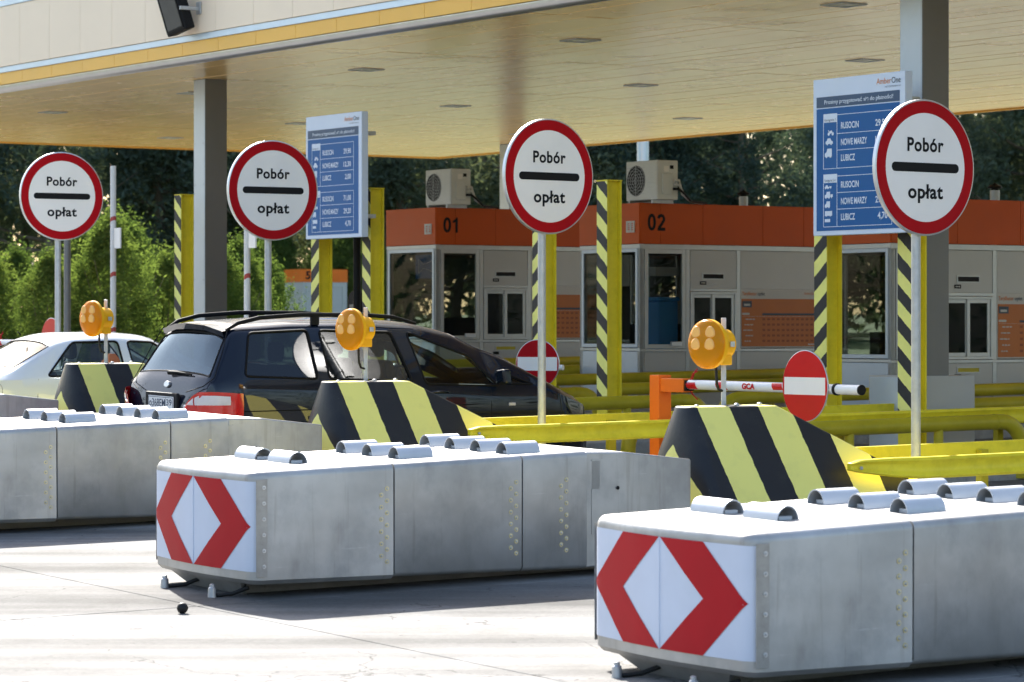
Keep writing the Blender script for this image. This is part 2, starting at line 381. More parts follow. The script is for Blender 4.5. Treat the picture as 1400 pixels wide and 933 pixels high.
def cushion_section(name, r, u0, u1, mat, front=False):
    """a closed metal box with rounded top edges from u0 to u1; the first one has a rounded bowed nose"""
    R = .045; prof = []            # cross section (offset in v from the near side, height key)
    secs = []
    us = [u0, u1]
    n = 6
    def loop(u, ins=0):
        p = []
        t_, b_ = zt(u), zb(u)
        p.append((u, .03 + ins, b_ - .0)); p.append((u, ins, b_ + .03))
        for i in range(n + 1):
            a = math.pi - (math.pi / 2) * i / n; p.append((u, ins + R + R * math.cos(a), t_ - R + R * math.sin(a)))
        for i in range(n + 1):
            a = math.pi / 2 - (math.pi / 2) * i / n; p.append((u, CW - ins - R + R * math.cos(a), t_ - R + R * math.sin(a)))
        p.append((u, CW - ins, b_ + .03)); p.append((u, CW - .03 - ins, b_))
        return p
    loops = [loop(u) for u in us]; m_ = len(loops[0]); mb = MB(); vs = [q for l in loops for q in l]
    fs = []
    for i in range(len(us) - 1):
        for j in range(m_): fs.append((i * m_ + j, (i + 1) * m_ + j, (i + 1) * m_ + (j + 1) % m_, i * m_ + (j + 1) % m_))
    fs += [tuple(range(m_)), tuple(range((len(us) - 1) * m_, len(us) * m_))[::-1]]
    mb.add(vs, fs); o = mb.build(name, mat, r, bevel=0, smooth=50); return o
def make_cushion():
    r = root('crash_cushion', 'x', 'crash cushion', 9.80, 17.89, 0, True)
    # nose: plan outline with rounded corners and a slightly bowed face
    bow = .05; rc = .10
    def nose_plan(ins=0.):
        pts = [(1.096, ins)] + arc(rc, rc, rc - ins, -math.pi / 2, -math.pi, 8)
        pts += [(-bow * math.sin(math.pi * q) + ins, rc + (CW - 2 * rc) * q) for q in (.17, .33, .5, .67, .83)]
        pts += arc(rc, CW - rc, rc - ins, math.pi, math.pi / 2, 8) + [(1.096, CW - ins)]
        return pts
    mb = MB(); R = .05; rows = []
    prof = [(.03, .10), (0, .13)] + [(R - R * math.sin(a), .86 - R + R * (1 - math.cos(a)) - 0) for a in []]
    for i in range(7):
        a = math.pi / 2 * i / 6; prof.append((R * (1 - math.cos(a)), .86 - R + R * math.sin(a)))
    for ins, z in prof: rows.append([(x, y, z + (.018 * max(0, x) - .012 if z > .5 else -.02 * max(0, x))) for x, y in nose_plan(ins)])
    n = len(rows[0]); vs = [q for l in rows for q in l]; fs = []
    for i in range(len(rows) - 1):
        for j in range(n - 1): fs.append((i * n + j, (i + 1) * n + j, (i + 1) * n + j + 1, i * n + j + 1))
    fs.append(tuple(range((len(rows) - 1) * n, len(rows) * n))[::-1]); fs.append(tuple(range(n))); fs.append(tuple([i * n for i in range(len(rows))] + [i * n + n - 1 for i in range(len(rows) - 1, -1, -1)]))
    mb.add(vs, fs); mb.build('nose', m_cush, r, smooth=40)
    # lapped corner strip on the near and far side
    for y, s in ((-.004, -1), (CW + .004, 1)):
        q = MB(); q.box(.03, .115, min(y, y + s * (.006 if s < 0 else .001)), max(y, y + s * (.006 if s < 0 else .001)), .15, .80); q.build('corner_strip', m_strip, r, bevel=.002)
        bo = MB(); fr = FV(y) if s < 0 else Fr((0, y, 0), (-1, 0, 0), (0, 0, 1))
        for i in range(6): bolt(bo, fr, 0, 0) if False else None
        for i in range(6):
            f2 = FV(y - .006, .088, .22 + .105 * i) if s < 0 else Fr((.088, y + .006, .22 + .105 * i), (-1, 0, 0), (0, 0, 1)); bolt(bo, f2, 0, 0)
        bo.build('bolts', [m_alu, m_galv], r, kind='stuff')
    # reflective chevron sheet wrapped over the nose
    def wrap(yv, off):      # outline point of the nose at height-independent position yv (0..CW) pushed out
        best = None; pts = nose_plan(-off)[1:-1]
        for (x0, y0), (x1, y1) in zip(pts, pts[1:]):
            if y0 <= yv <= y1 and y1 > y0: t_ = (yv - y0) / (y1 - y0); return x0 + (x1 - x0) * t_
        return pts[0][0] if yv < CW / 2 else pts[-1][0]
    ysamp = [.006, .012, .025, .045, .07, .1] + [.1 + (CW - .2) * i / 12 for i in range(1, 13)] + [CW - .07, CW - .045, CW - .025, CW - .012, CW - .006]
    z0, z1 = .185, .785; zc = (z0 + z1) / 2
    mb = MB()
    for y in ysamp: mb.v += [(wrap(y, .004), y, z0), (wrap(y, .004), y, z1)]
    mb.f = [(2 * i, 2 * i + 2, 2 * i + 3, 2 * i + 1)[::-1] for i in range(len(ysamp) - 1)]; mb.m = [0] * len(mb.f)
    sheet_ = mb.build('chevron_sheet', m_retro, r, smooth=40)
    # red bands: each half a chevron, y runs to the left as seen from the front
    cy = CW / 2
    def band(sgn):
        mb = MB(); N_ = 28
        tip = .585; wd = .345                # outer tip and width of the arm along v at the same height
        for hlf in (0, 1):
            prev = None
            for i in range(N_ + 1):
                q = i / N_; z = zc + (z1 - zc) * q * (1 if hlf else -1)
                outer = .682 - (.682 - .36) * q; inner = .36 - .355 * q
                lim = CW / 2 - .012
                a = []
                for k in range(9):
                    e = inner + (min(outer, lim) - inner) * k / 8; yy = cy + sgn * e
                    a.append((wrap(yy, .007), yy, z))
                if prev:
                    b0 = len(mb.v); mb.v += prev + a
                    for k in range(8):
                        f_ = (b0 + k, b0 + k + 1, b0 + 9 + k + 1, b0 + 9 + k); mb.f.append(f_ if (sgn > 0) ^ (hlf == 1) else f_[::-1]); mb.m.append(0)
                prev = a
        mb.build('red_band', m_chev, sheet_, smooth=40)
    band(1); band(-1)
    MB().box(wrap(cy, .005) - .004, wrap(cy, .005) + .004, cy - .002, cy + .002, z0, z1).build('sheet_seam', m_retro, sheet_)
    # box sections
    us = [(1.108, 2.146), (2.158, 2.70)]
    for a, b in us: cushion_section('side_section', r, a, b, m_cush)
    # a worn top sheet over the whole, a touch above the sections
    # sloping tail
    mb = MB(); a, b = 2.705, 3.64
    for y in (.02, CW - .02):
        mb.v += [(a, y, zb(a)), (b, y, .1), (b, y, .80), (3.05, y, zt(a) - .02), (a, y, zt(a) - .008)]
    mb.f = [(0, 1, 2, 3, 4), (9, 8, 7, 6, 5), (0, 5, 6, 1), (1, 6, 7, 2), (2, 7, 8, 3), (3, 8, 9, 4), (4, 9, 5, 0)]; mb.m = [0] * 7
    mb.build('tail_section', m_cush, r, bevel=.012, smooth=30)
    MB().box(a - .01, a + .12, .0155, .019, .62, .82).box(a + .05, a + .35, .0155, .019, .3, .83).build('cover_plate', m_cush, r)
    h = MB(); h.lathe(FV(.012, 2.98, .62), [(.014, 0), (.014, .003)], 12); h.build('plug_hole', m_dark, r)
    # bolts in staggered double columns beside each joint
    bo = MB()
    for u, n0 in ((1.02, 7), (2.075, 7), (2.50, 7)):
        for side in (0, 1):
            for c in (0, 1):
                for i in range(7 - c):
                    z = .20 + .083 * i + (.041 if c else 0); uu = u + (.045 if not c else 0) - .02
                    f2 = FV(0, uu, z) if not side else Fr((uu, CW, z), (-1, 0, 0), (0, 0, 1)); bolt(bo, f2, 0, 0, .014)
    bo.build('joint_bolts', [m_bolt, m_galv], r, kind='stuff')
    # half-round sleeves on top
    for v in (.62, 1.10):
        q = MB(); half_pipe(q, (.62, v, zt(.62) - .004), (0, 1, 0), .30, .076); q.box(.575, .665, v - .13, v + .13, zt(.6) - .002, zt(.6) + .022); q.build('top_sleeve', m_sleeve, r, smooth=40)
    for u, vs_ in ((1.48, (.40, .76, 1.12)), (2.26, (.22, .56, .90, 1.24))):
        for v in vs_:
            q = MB(); half_pipe(q, (u, v, zt(u) - .004), (1, 0, 0), .28, .076); q.box(u - .1, u + .12, v - .04, v + .04, zt(u) - .002, zt(u) + .018); q.build('top_sleeve', m_sleeve, r, smooth=40)
    # skids and anchors
    for y0, y1 in ((.34, .62), (.84, 1.12)):
        q = MB(); q.add([(.14, y0 + .06, 0), (.14, y1 - .06, 0), (.2, y1, .14), (.2, y0, .14), (3.3, y0 + .06, 0), (3.3, y1 - .06, 0), (3.3, y1, .13), (3.3, y0, .13)],
                        [(0, 3, 2, 1), (0, 4, 7, 3), (1, 2, 6, 5), (4, 5, 6, 7), (0, 1, 5, 4), (2, 3, 7, 6)]); q.build('skid', m_cush, r, bevel=.004)
    q = MB(); q.add([(.02, .2, .11), (.02, CW - .2, .11), (.12, CW - .34, .0), (.12, .34, .0), (.05, .2, .11), (.05, CW - .2, .11), (.15, CW - .34, .0), (.15, .34, .0)],
                    [(0, 1, 2, 3), (7, 6, 5, 4), (0, 4, 5, 1), (1, 5, 6, 2), (2, 6, 7, 3), (3, 7, 4, 0)]); q.build('front_bracket', m_cush, r, bevel=.003)
    for y in (.33, 1.02):
        q = MB(); q.lathe(Fr((-.12, y, 0), (1, 0, 0), (0, 1, 0)), [(.030, 0), (.026, .06), (.018, .068), (.017, .085), (.004, .09)], 14); q.build('anchor', m_galv, r, smooth=40)
        MB().tube([(-.10, y - .02, .012), (0, y - .06, .02), (.08, y - .14, .065)], .014, 8).build('anchor_cable', m_rub, r, smooth=60)
    return r
cus = make_cushion()
cl = {-1: 'nearest grey metal crash cushion with chevron nose, cut off by the lower right frame edge',
      0: 'middle grey metal crash cushion with red and white chevron nose, whole in view',
      1: 'grey crash cushion behind the middle one, its nose out of frame left',
      2: 'farthest crash cushion, only its sloping grey tail showing beside the white car'}
for k in (-1, 0, 1, 2):
    o = cus if k == -1 else copy_tree(cus)
    o.matrix_basis = Matrix.Translation(P(9.80, 17.89 + k * S)) @ TILT @ RZ
    tag(o, cl[k], 'crash cushion', 'crash cushions at the island heads')

# ------------------------------------------------------------------ striped concrete noses with warning lamps
def make_plinth():
    r = root('striped_plinth', 'x', 'plinth', 13.0, 18.0, 0, True)
    # narrow ridge on a wide foot; local x along the lane, y 0..1.22
    c = .61; hw = lambda z: .12 + .47 * (1.14 - z)
    prof = [(.93, 0), (.93, .4), (.93, .8), (.93, 1.14), (1.69, 1.13), (1.82, 1.065), (2.56, .69), (3.05, .45), (3.6, .16), (3.6, 0)]
    n = len(prof); mb = MB()
    vs = [(x, c - hw(z), z) for x, z in prof] + [(x, c + hw(z), z) for x, z in prof]
    mb.add(vs, [tuple(range(n))[::-1], tuple(range(n, 2 * n))] + [(i, i + 1, n + i + 1, n + i)[::-1] for i in range(3, n - 1)])
    # rounded front
    rows = []
    for z in (0, .4, .8, 1.14):
        w_ = hw(z); rows.append([(.93 - .16 * math.sin(math.pi * i / 12) ** .8 * min(1, w_ / .3), c - w_ * math.cos(math.pi * i / 12), z) for i in range(13)])
    mb.add([q for l in rows for q in l], [(i * 13 + j, (i + 1) * 13 + j, (i + 1) * 13 + j + 1, i * 13 + j + 1) for i in range(3) for j in range(12)], 1)
    mb.add(rows[-1], [tuple(range(13))[::-1]])
    bm = bmesh.new(); me = mb.mesh('concrete_nose', [m_plinth, m_plfront]); bm.from_mesh(me); bmesh.ops.remove_doubles(bm, verts=bm.verts, dist=.001); bmesh.ops.recalc_face_normals(bm, faces=bm.faces); bm.to_mesh(me); bm.free()
    me.polygons.foreach_set('use_smooth', [True] * len(me.polygons)); me.set_sharp_from_angle(angle=math.radians(50))
    o = bpy.data.objects.new('concrete_nose', me); COL.objects.link(o); o.parent = r
    bv = o.modifiers.new('bevel', 'BEVEL'); bv.width = .012; bv.segments = 2; bv.limit_method = 'ANGLE'; bv.angle_limit = math.radians(50)
    for x in (.98, 1.36, 1.58):
        q = MB(); q.lathe(Fr((x, c - .05, 1.136), (1, 0, 0), (0, 1, 0)), [(.02, 0), (.02, .012), (.008, .02)], 8); q.build('top_bolt', m_galv, r)
    return r
m_amber = None
def amber_mats():
    m, t, b = newmat('amber_lens'); b.inputs['Base Color'].default_value = (.98, .38, .004, 1); b.inputs['Roughness'].default_value = .22
    b.inputs['Specular IOR Level'].default_value = .3
    tl = t.nodes.new('ShaderNodeBsdfTranslucent'); tl.inputs[0].default_value = (1, .44, .01, 1); mx = t.nodes.new('ShaderNodeMixShader'); mx.inputs[0].default_value = .45
    t.links.new(b.outputs[0], mx.inputs[1]); t.links.new(tl.outputs[0], mx.inputs[2]); t.links.new(mx.outputs[0], t.nodes['Material Output'].inputs[0]); b.inputs['Subsurface Weight'].default_value = .0
    mm = M('amber_housing', (.95, .46, .008), .4, 0, .04, 4)
    return m, mm
m_lens, m_hous = amber_mats()
m_lensb = M('facet_highlight', (.98, .50, .13), .3, 0, .05, 4)  # paler tone paints the highlights on the lens lobes
def make_lamp():
    r = root('warning_lamp', 'x', 'warning lamp', 14.2, 18.75, 0, False)
    zc = 1.60
    MB().cyl((.16, 0, 1.10), (.16, 0, 1.80), .026, n=4).build('post', m_galv, r, bevel=.003)
    fr = FU(-.03, 0, zc); q = MB()
    prof = [(.185, -.02), (.187, 0), (.184, .012), (.170, .028), (.135, .042), (.08, .052), (.03, .056), (.001, .057)]
    q.lathe(fr, prof, 40); lens = q.build('lens', m_lens, r, smooth=60)
    for sx in (-.07, .07):
        for sy in (.075, -.015):
            q = MB(); pts = [(.047 * math.cos(a), .028 * math.sin(a) + (.035 if 0 < a < math.pi else 0) * math.sin(a)) for a in [2 * math.pi * i / 14 for i in range(14)]]
            f2 = Fr(fr(sx, sy, .038 if abs(sy) < .05 else .030), (0, -1, 0), (0, 0, 1)); q.prism(f2, pts, 0, .024); q.build('facet_highlight', m_lensb, lens, bevel=.01, smooth=60)
    q = MB(); q.ring(fr, .178, .19, -.03, .004, 40); q.build('lens_rim', m_hous, lens, smooth=40)
    q = MB(); q.lathe(fr, [(.11, -.21), (.115, -.205), (.12, -.10), (.15, -.045), (.182, -.02)], 36); hs = q.build('housing', m_hous, r, smooth=40)
    MB().box(.05, .17, -.08, .08, zc - .16, zc - .08).build('terminal_box', m_hous, hs, bevel=.008)
    MB().rect(FV(-.129, .12, zc), -.03, .02, -.02, .02, 0, .004).build('rating_plate', m_alu, hs)
    MB().tube([(.07, 0, zc - .16), (.065, -.01, zc - .24), (.07, -.01, zc - .30), (.10, 0, zc - .345), (.15, 0, zc - .36)], .011, 8).build('cable', m_rub, r, smooth=60)
    MB().box(.11, .16, -.03, .03, zc - .03, zc + .03).build('clamp', m_galv, r)
    return r
pl = make_plinth(); lp = make_lamp()
pls = {0: 'black and yellow striped concrete nose right of centre, behind the middle crash cushion', 1: 'black and yellow striped concrete nose in front of the black van',
       2: 'black and yellow striped concrete nose in front of the white car'}
lps = {0: 'round amber warning lamp in front of booth 02', 1: 'round amber warning lamp in front of the black van', 2: 'round amber warning lamp in front of the white car'}
for k in (0, 1, 2):
    o = pl if k == 0 else copy_tree(pl); o.matrix_basis = Matrix.Translation(P(13.0, 18.0 + k * S)) @ TILT @ RZ
    tag(o, pls[k], 'concrete plinth', 'striped island noses')
    o = lp if k == 0 else copy_tree(lp); o.matrix_basis = Matrix.Translation(P(14.36, 18.72 + k * S)) @ RZ @ Matrix.Rotation(math.radians(11), 4, 'Z') @ Matrix.Translation((-.16, 0, 0))
    tag(o, lps[k], 'warning lamp', 'amber warning lamps')

# ------------------------------------------------------------------ round toll signs
def make_sign():
    r = root('toll_sign', 'x', 'road sign', 16.34, 18.66)
    MB().cyl((-.02, .085, .0), (-.02, .085, 3.50), .038, n=20).build('post', m_galv, r, smooth=40)
    R = .546; f = FV(0, 0, 3.0); q = MB()
    q.lathe(f, [(R - .004, -.035), (R, -.033), (R, 0), (R - .012, .003), (R - .012, .0)], 72); pan = q.build('panel', m_alu, r, smooth=30)
    q = MB(); q.disc(f, .46, 0, .0032, 72); q.build('white_face', m_white, pan)
    q = MB(); q.ring(f, .436, R - .014, 0, .0046, 72); q.build('red_ring', m_red, pan)
    q = MB(); hb = .037; L = .37 - hb
    q.prism(f, [(L + hb * math.cos(a), hb * math.sin(a)) for a in [-math.pi / 2 + math.pi * i / 10 for i in range(11)]] + [(-L - hb * math.cos(a), -hb * math.sin(a)) for a in [-math.pi / 2 + math.pi * i / 10 for i in range(11)]], .003, .005)
    q.build('black_bar', m_black, pan)
    for tx_, y_, c_, w_ in (('Pobór', .130, .108, .40), ('opłat', -.245, .112, .385)): q = MB(); q.text(f, tx_, 0, y_, c_, w_, 'C', .0052, .028, 0, 1.08); q.build('lettering', m_black, pan)
    for z in (2.75, 3.28):
        q = MB(); q.box(-.2, .16, .034, .05, z - .02, z + .02); q.ring(Fr((-.02, .085, z), (1, 0, 0), (0, 1, 0)), .038, .046, -.02, .02, 20); q.build('clamp', m_galv, r)
    return r
sg = make_sign()
sgl = ['rightmost round Pobór opłat sign, overlapping the right blue price board', 'round Pobór opłat sign standing between booths 01 and 02',
       'round Pobór opłat sign beside the left blue price board', 'leftmost round Pobór opłat sign, in front of the green shrubs']
for k, (rot, dz, du) in enumerate(((3, -.02, 0), (5.5, .018, 0), (-2.5, -.025, 0), (-4, -.008, 0))):
    o = sg if k == 0 else copy_tree(sg)
    o.matrix_basis = Matrix.Translation(P(16.34 + du, 18.66 + k * S, dz)) @ RZ @ Matrix.Rotation(math.radians(rot), 4, 'Z')
    tag(o, sgl[k], 'road sign', 'round toll collection signs')

# ------------------------------------------------------------------ yellow guard rails along the island heads
def make_beam():
    r = root('guard_rail', 'x', 'guard rail', 15.2, 18.0, 0, True)
    # box beam with a drawn-in, tapered head, local x from 0
    hz = .65; mb = MB(); xs = [(-.18, .62, .028), (-.08, .62, .05), (.25, .60, .075), (.55, .585, .085), (6.8, .585, .085)]
    vs = []; n = 8
    for x, z, h in xs:
        prof = [(-.03, h), (-.045, h * .75), (-.02, h * .35), (-.02, -h * .35), (-.045, -h * .75), (-.03, -h), (.03, -h), (.03, h)]
        vs += [(x, y, hz + .05 - (.65 - z) + q) for y, q in prof]
    fs = [(i * n + j, i * n + (j + 1) % n, (i + 1) * n + (j + 1) % n, (i + 1) * n + j) for i in range(len(xs) - 1) for j in range(n)]
    fs += [tuple(range(n))[::-1], tuple(range((len(xs) - 1) * n, len(xs) * n))]
    mb.add(vs, fs); bm_ = mb.build('beam', m_yelr, r, bevel=.006, smooth=40)
    q = MB(); q.lathe(FV(-.04, -.1, .66), [(.014, 0), (.014, .012), (.006, .018)], 10); q.build('bolt', m_galv, bm_)
    for x in (2.2, 4.2, 6.3):
        MB().box(x - .04, x + .04, .03, .10, 0, .66).build('post', m_pipe, r, bevel=.004)
    return r
gb = make_beam(); first = True
isl = {0: 'the nearest island, lower right', 1: 'the island behind the middle crash cushion', 2: 'the island left of the black van'}
for k in (0, 1):
    for nm, dv, du in (('near', -.58, 0), ('far', .62, .0)):
        o = gb if first else copy_tree(gb); first = False
        o.matrix_basis = Matrix.Translation(P(15.25 + du, 18.66 + dv + k * S, 0)) @ TILT @ RZ
        if nm == 'far': o.matrix_basis = o.matrix_basis @ Matrix.Rotation(math.pi, 4, 'Z') @ Matrix.Scale(-1, 4, (1, 0, 0))
        lab = {(0, 'near'): 'bright yellow guard rail, front one of the pair at the lower right', (0, 'far'): 'bright yellow guard rail, rear one of the pair at the lower right',
               (1, 'near'): 'bright yellow guard rail, front one of the pair left of the orange barrier post', (1, 'far'): 'bright yellow guard rail, rear one of the pair left of the orange barrier post'}[(k, nm)]
        tag(o, lab, 'guard rail', 'yellow box beam guard rails')

# ------------------------------------------------------------------ tubular rails round the posts and booths
def hoop(u0, u1, v, label, z=.58, r_=.078, endbend=True, u_end=True):
    r = root('tube_rail', label, 'guard rail', u0, v, 0, True, group='dull yellow tube rails')
    L = u1 - u0; R = .28; pts = [(0, 0, 0)]
    for i in range(7): a = math.pi / 2 * i / 6; pts.append((R * (1 - math.cos(a)), 0, z - R + R * math.sin(a)))
    for i in range(7): a = math.pi / 2 * i / 6; pts.append((L - R + R * math.sin(a), 0, z - R + R * math.cos(a)))
    pts.append((L, 0, 0))
    MB().tube(pts, r_, 18).build('tube', m_pipe, r, smooth=60)
    for x in [L * .33, L * .67]:
        MB().cyl((x, 0, 0), (x, 0, z - r_ * .6), .05, n=12).build('leg', m_pipe, r, smooth=50)
    for x in (0, L): MB().lathe(Fr((x, 0, 0), (1, 0, 0), (0, 1, 0)), [(.13, 0), (.13, .155), (.08, .16)], 16).build('foot_plate', m_pipe, r)
    q = MB(); q.ring(Fr((L - R - .08, 0, z), (0, 1, 0), (0, 0, 1)), r_, r_ + .004, -.02, .02, 18); q.build('weld_band', m_pipe, r)
names_isl = {1: 'the right blue price board', 2: 'booth 02', 3: 'booth 01', 4: 'the black van'}
for k in (1, 2, 3):
    b = 18.66 + k * S
    hoop(18.3, 21.70, b - .70, {1: 'front yellow tube rail below the right blue price board', 2: 'front yellow tube rail left of the orange barrier post', 3: 'yellow tube rail low behind the nose of the black van'}[k])
    hoop(18.3, 21.70, b + 1.45, {1: 'rear yellow tube rail behind the posts of the right blue price board', 2: 'rear yellow tube rail behind the striped post beside booth 02', 3: 'rear yellow tube rail hidden mostly by the black van'}[k])
    hoop(21.95, 29.4, b - .66, {1: 'yellow tube rail entering at the right frame edge below the tariff poster', 2: 'long yellow tube rail in front of the right booth', 3: 'long yellow tube rail in front of booth 02'}[k], .585)
    hoop(21.95, 29.4, b + 1.75, {1: 'yellow tube rail in the lane behind the rightmost round sign', 2: 'yellow tube rail on the far side of the right booth', 3: 'yellow tube rail on the far side of booth 02'}[k], .6)
hoop(21.95, 29.4, 18.66 + 4 * S - .66, 'yellow tube rail in front of booth 01, behind the no entry disc', .6)

# ------------------------------------------------------------------ striped steel posts
def make_hpost(mat, name='striped_post'):
    r = root(name, 'x', 'post', 20.65, 18.74)
    a = .105; H = 3.13
    q = MB(); q.box(0, .018, -a, a, 0, H); q.box(.19, .208, -a, a, 0, H); q.box(.018, .19, -.045, .045, 0, H); q.build('beam', m_yel, r, bevel=.004)
    q = MB(); q.box(-.004, 0, -a + .002, a - .002, .55, H - .004); q.build('striped_face', mat, r)
    MB().box(-.004, .212, -a - .004, a + .004, H, H + .012).build('cap', m_yel, r)
    MB().box(-.08, .29, -.18, .18, .0, .16).build('base_plate', m_yel, r, bevel=.004)
    return r
pn = make_hpost(m_post_n); pf = make_hpost(m_post_f)
un, uf = True, True
labs = {(1, 0): 'black and yellow striped post behind the rightmost round sign', (1, 1): 'black and yellow striped post under the left edge of the right price board',
        (2, 0): 'tall black and yellow striped post just left of booth number 02', (2, 1): 'black and yellow striped post directly behind the round sign between the booths',
        (3, 0): 'black and yellow striped post at the right edge of the left price board', (3, 1): 'black and yellow striped post under the left price board',
        (4, 0): 'leftmost black and yellow striped post, beside the grey canopy column'}
for (k, s), lab in labs.items():
    src = pf if s else pn
    if s: o = src if uf else copy_tree(src); uf = False
    else: o = src if un else copy_tree(src); un = False
    o.matrix_basis = Matrix.Translation(P(20.65, (18.555 if not s else 19.90) + k * S)) @ RZ
    tag(o, lab, 'post', 'striped steel posts')

# ------------------------------------------------------------------ price boards
m_bblue = M('board_blue', (.010, .105, .31), .35, 0, .03, 1.5, spec=.18)
m_bnavy = M('board_navy', (.045, .085, .16), .35, 0, .03, 1.5)
m_bframe = M('board_white', (.66, .73, .84), .4, 0, .02, 1.5)
def icon(q, f, kind, x, y, s, d=.008):
    def disc(cx, cy, r): q.flat(f, [(x + (cx + r * math.cos(2 * math.pi * i / 10)) * s, y + (cy + r * math.sin(2 * math.pi * i / 10)) * s) for i in range(10)], d)
    def pg(pts, dd=0): q.flat(f, [(x + a * s, y + b * s) for a, b in pts], d + dd)
    if kind == 'moto': disc(.2, .18, .18); disc(.85, .18, .18); pg([(.2, .25), (.5, .2), (.8, .3), (.75, .55), (.45, .5)], .0006); pg([(.1, .55), (.18, .6), (.5, .3), (.4, .25)], .0012)
    if kind in ('car', 'cart'):
        pg([(0, .12), (1.1, .12), (1.1, .35), (.9, .42), (.72, .68), (.3, .68), (.15, .42), (0, .36)]); disc(.25, .12, .12); disc(.85, .12, .12)
        if kind == 'cart': pg([(1.2, .18), (1.75, .18), (1.75, .5), (1.2, .5)]); disc(1.5, .14, .1)
    if kind in ('van', 'vant', 'lorry'):
        pg([(0, .12), (1.2, .12), (1.2, 1.0), (.45, 1.0), (.3, .62), (0, .5)]); disc(.28, .12, .14); disc(.95, .12, .14)
        if kind == 'vant': pg([(1.28, .2), (1.8, .2), (1.8, .6), (1.28, .6)]); disc(1.52, .14, .1)
    if kind == 'bus': pg([(0, .12), (1.75, .12), (1.75, .85), (.05, .85)]); disc(.35, .12, .13); disc(1.35, .12, .13)
def make_board():
    r = root('price_board', 'x', 'information board', 20.4, 23.6)
    Wb, z0, z1 = 1.455, 2.50, 4.13; Hb = z1 - z0
    MB().box(0, .10, 0, Wb, z0, z1).build('case', m_bframe, r, bevel=.006)
    f = Fr((0, Wb, z1), (0, -1, 0), (0, 0, 1))       # x from the left, y downwards negative
    X = lambda a: a * Wb; Y = lambda b: -b * Hb
    q = MB(); q.rect(f, X(.04), X(.945), Y(.97), Y(.19), 0, .004); fld = q.build('blue_field', m_bblue, r)
    q = MB(); q.rect(f, X(.04), X(.945), Y(.183), Y(.115), 0, .004); q.build('title_strip', m_bnavy, r)
    q = MB(); q.text(f, 'Prosimy przygotować się do płatności!', X(.13), Y(.162), .042, X(.75), 'L', .0065, .012); q.build('title_text', m_bwht, r)
    q = MB(); q.text(f, 'Amber', X(.70), Y(.068), .062, X(.155), 'L', .004, .0); q.build('logo_text', m_gold, r)
    q = MB(); q.text(f, 'One', X(.862), Y(.068), .062, X(.095), 'L', .004, .0); q.text(f, 'AUTOSTRADA A1', X(.79), Y(.092), .016, X(.165), 'L', .004); q.build('logo_text', m_grid, r)
    li = MB(); d0, d1 = .004, .0065; t = .006
    def hl(y, a, b): li.rect(f, X(a), X(b), Y(y) - t / 2, Y(y) + t / 2, d0, d1)
    def vl(x, a, b): li.rect(f, X(x) - t / 2, X(x) + t / 2, Y(b) + t / 2, Y(a) - t / 2, d0, d1)
    rows = [(('RUSOCIN', .195), ('NOWE MARZY', .285), ('LUBICZ', .155), .235, (.325, .43, .53), .575), (('RUSOCIN', .195), ('NOWE MARZY', .285), ('LUBICZ', .155), .625, (.70, .805, .905), .945)]
    price = [('29,90', '12,30', '2,00'), ('71,00', '29,20', '4,70')]
    for bi, (a, b_, c, ytop, ys, ybot) in enumerate(rows):
        hl(ytop, .27, .865); hl(ybot, .12, .865); vl(.12, ytop + .04, ybot); vl(.27, ytop - .01, ybot); vl(.865, ytop, ybot)
        for (nm, wd), y, p in zip((a, b_, c), ys, price[bi]):
            tx = MB(); tx.text(f, nm, X(.315), Y(y), .066, X(wd), 'L', .0065, .022); tx.build('place_name', m_bwht, fld)
            tx = MB(); tx.text(f, p, X(.82), Y(y), .066, X(.13 if len(p) > 4 else .105), 'R', .0065, .022); tx.build('price', m_bwht, fld)
        for y in (ys[0] + .03, ys[1] + .03): hl(y, .27, .865)
    li.build('table_lines', m_bwht, fld)
    for y0_, lab in ((.225, 'Kategoria 1'), (.61, 'Kategoria 2-4')):
        q = MB(); q.rect(f, X(.12), X(.27), Y(y0_ + .055), Y(y0_), .004, .007); q.build('category_tab', m_bwht, fld)
        q = MB(); q.text(f, lab, X(.135), Y(y0_ + .047), .026, X(.12), 'L', .0085); q.build('category_text', m_grid, fld)
    q = MB()
    for kd, x, y, s in (('moto', .165, .365, .10), ('car', .145, .425, .105), ('van', .135, .505, .095), ('cart', .135, .705, .062), ('vant', .135, .765, .072), ('van', .135, .825, .07), ('bus', .135, .88, .068)):
        icon(q, f, kd, X(x), Y(y), s, .0065)
    q.flat(f, [(X(.135), Y(.915)), (X(.195), Y(.915)), (X(.195), Y(.895)), (X(.135), Y(.895))], .0065); q.build('vehicle_pictograms', m_bwht, fld, kind='stuff')
    for z in (z0 + .25, z1 - .3): MB().box(.10, .25, .06, Wb - .06, z, z + .05).build('bracket', m_galv, r)
    return r
bd = make_board()
for k, lab in ((1, 'large blue toll price board on the right, partly behind the rightmost round sign'), (3, 'smaller looking blue toll price board left of booth 01')):
    o = bd if k == 1 else copy_tree(bd); o.matrix_basis = Matrix.Translation(P(20.4, 18.26 + k * S, 0)) @ RZ
    tag(o, lab, 'information board', 'blue price boards')

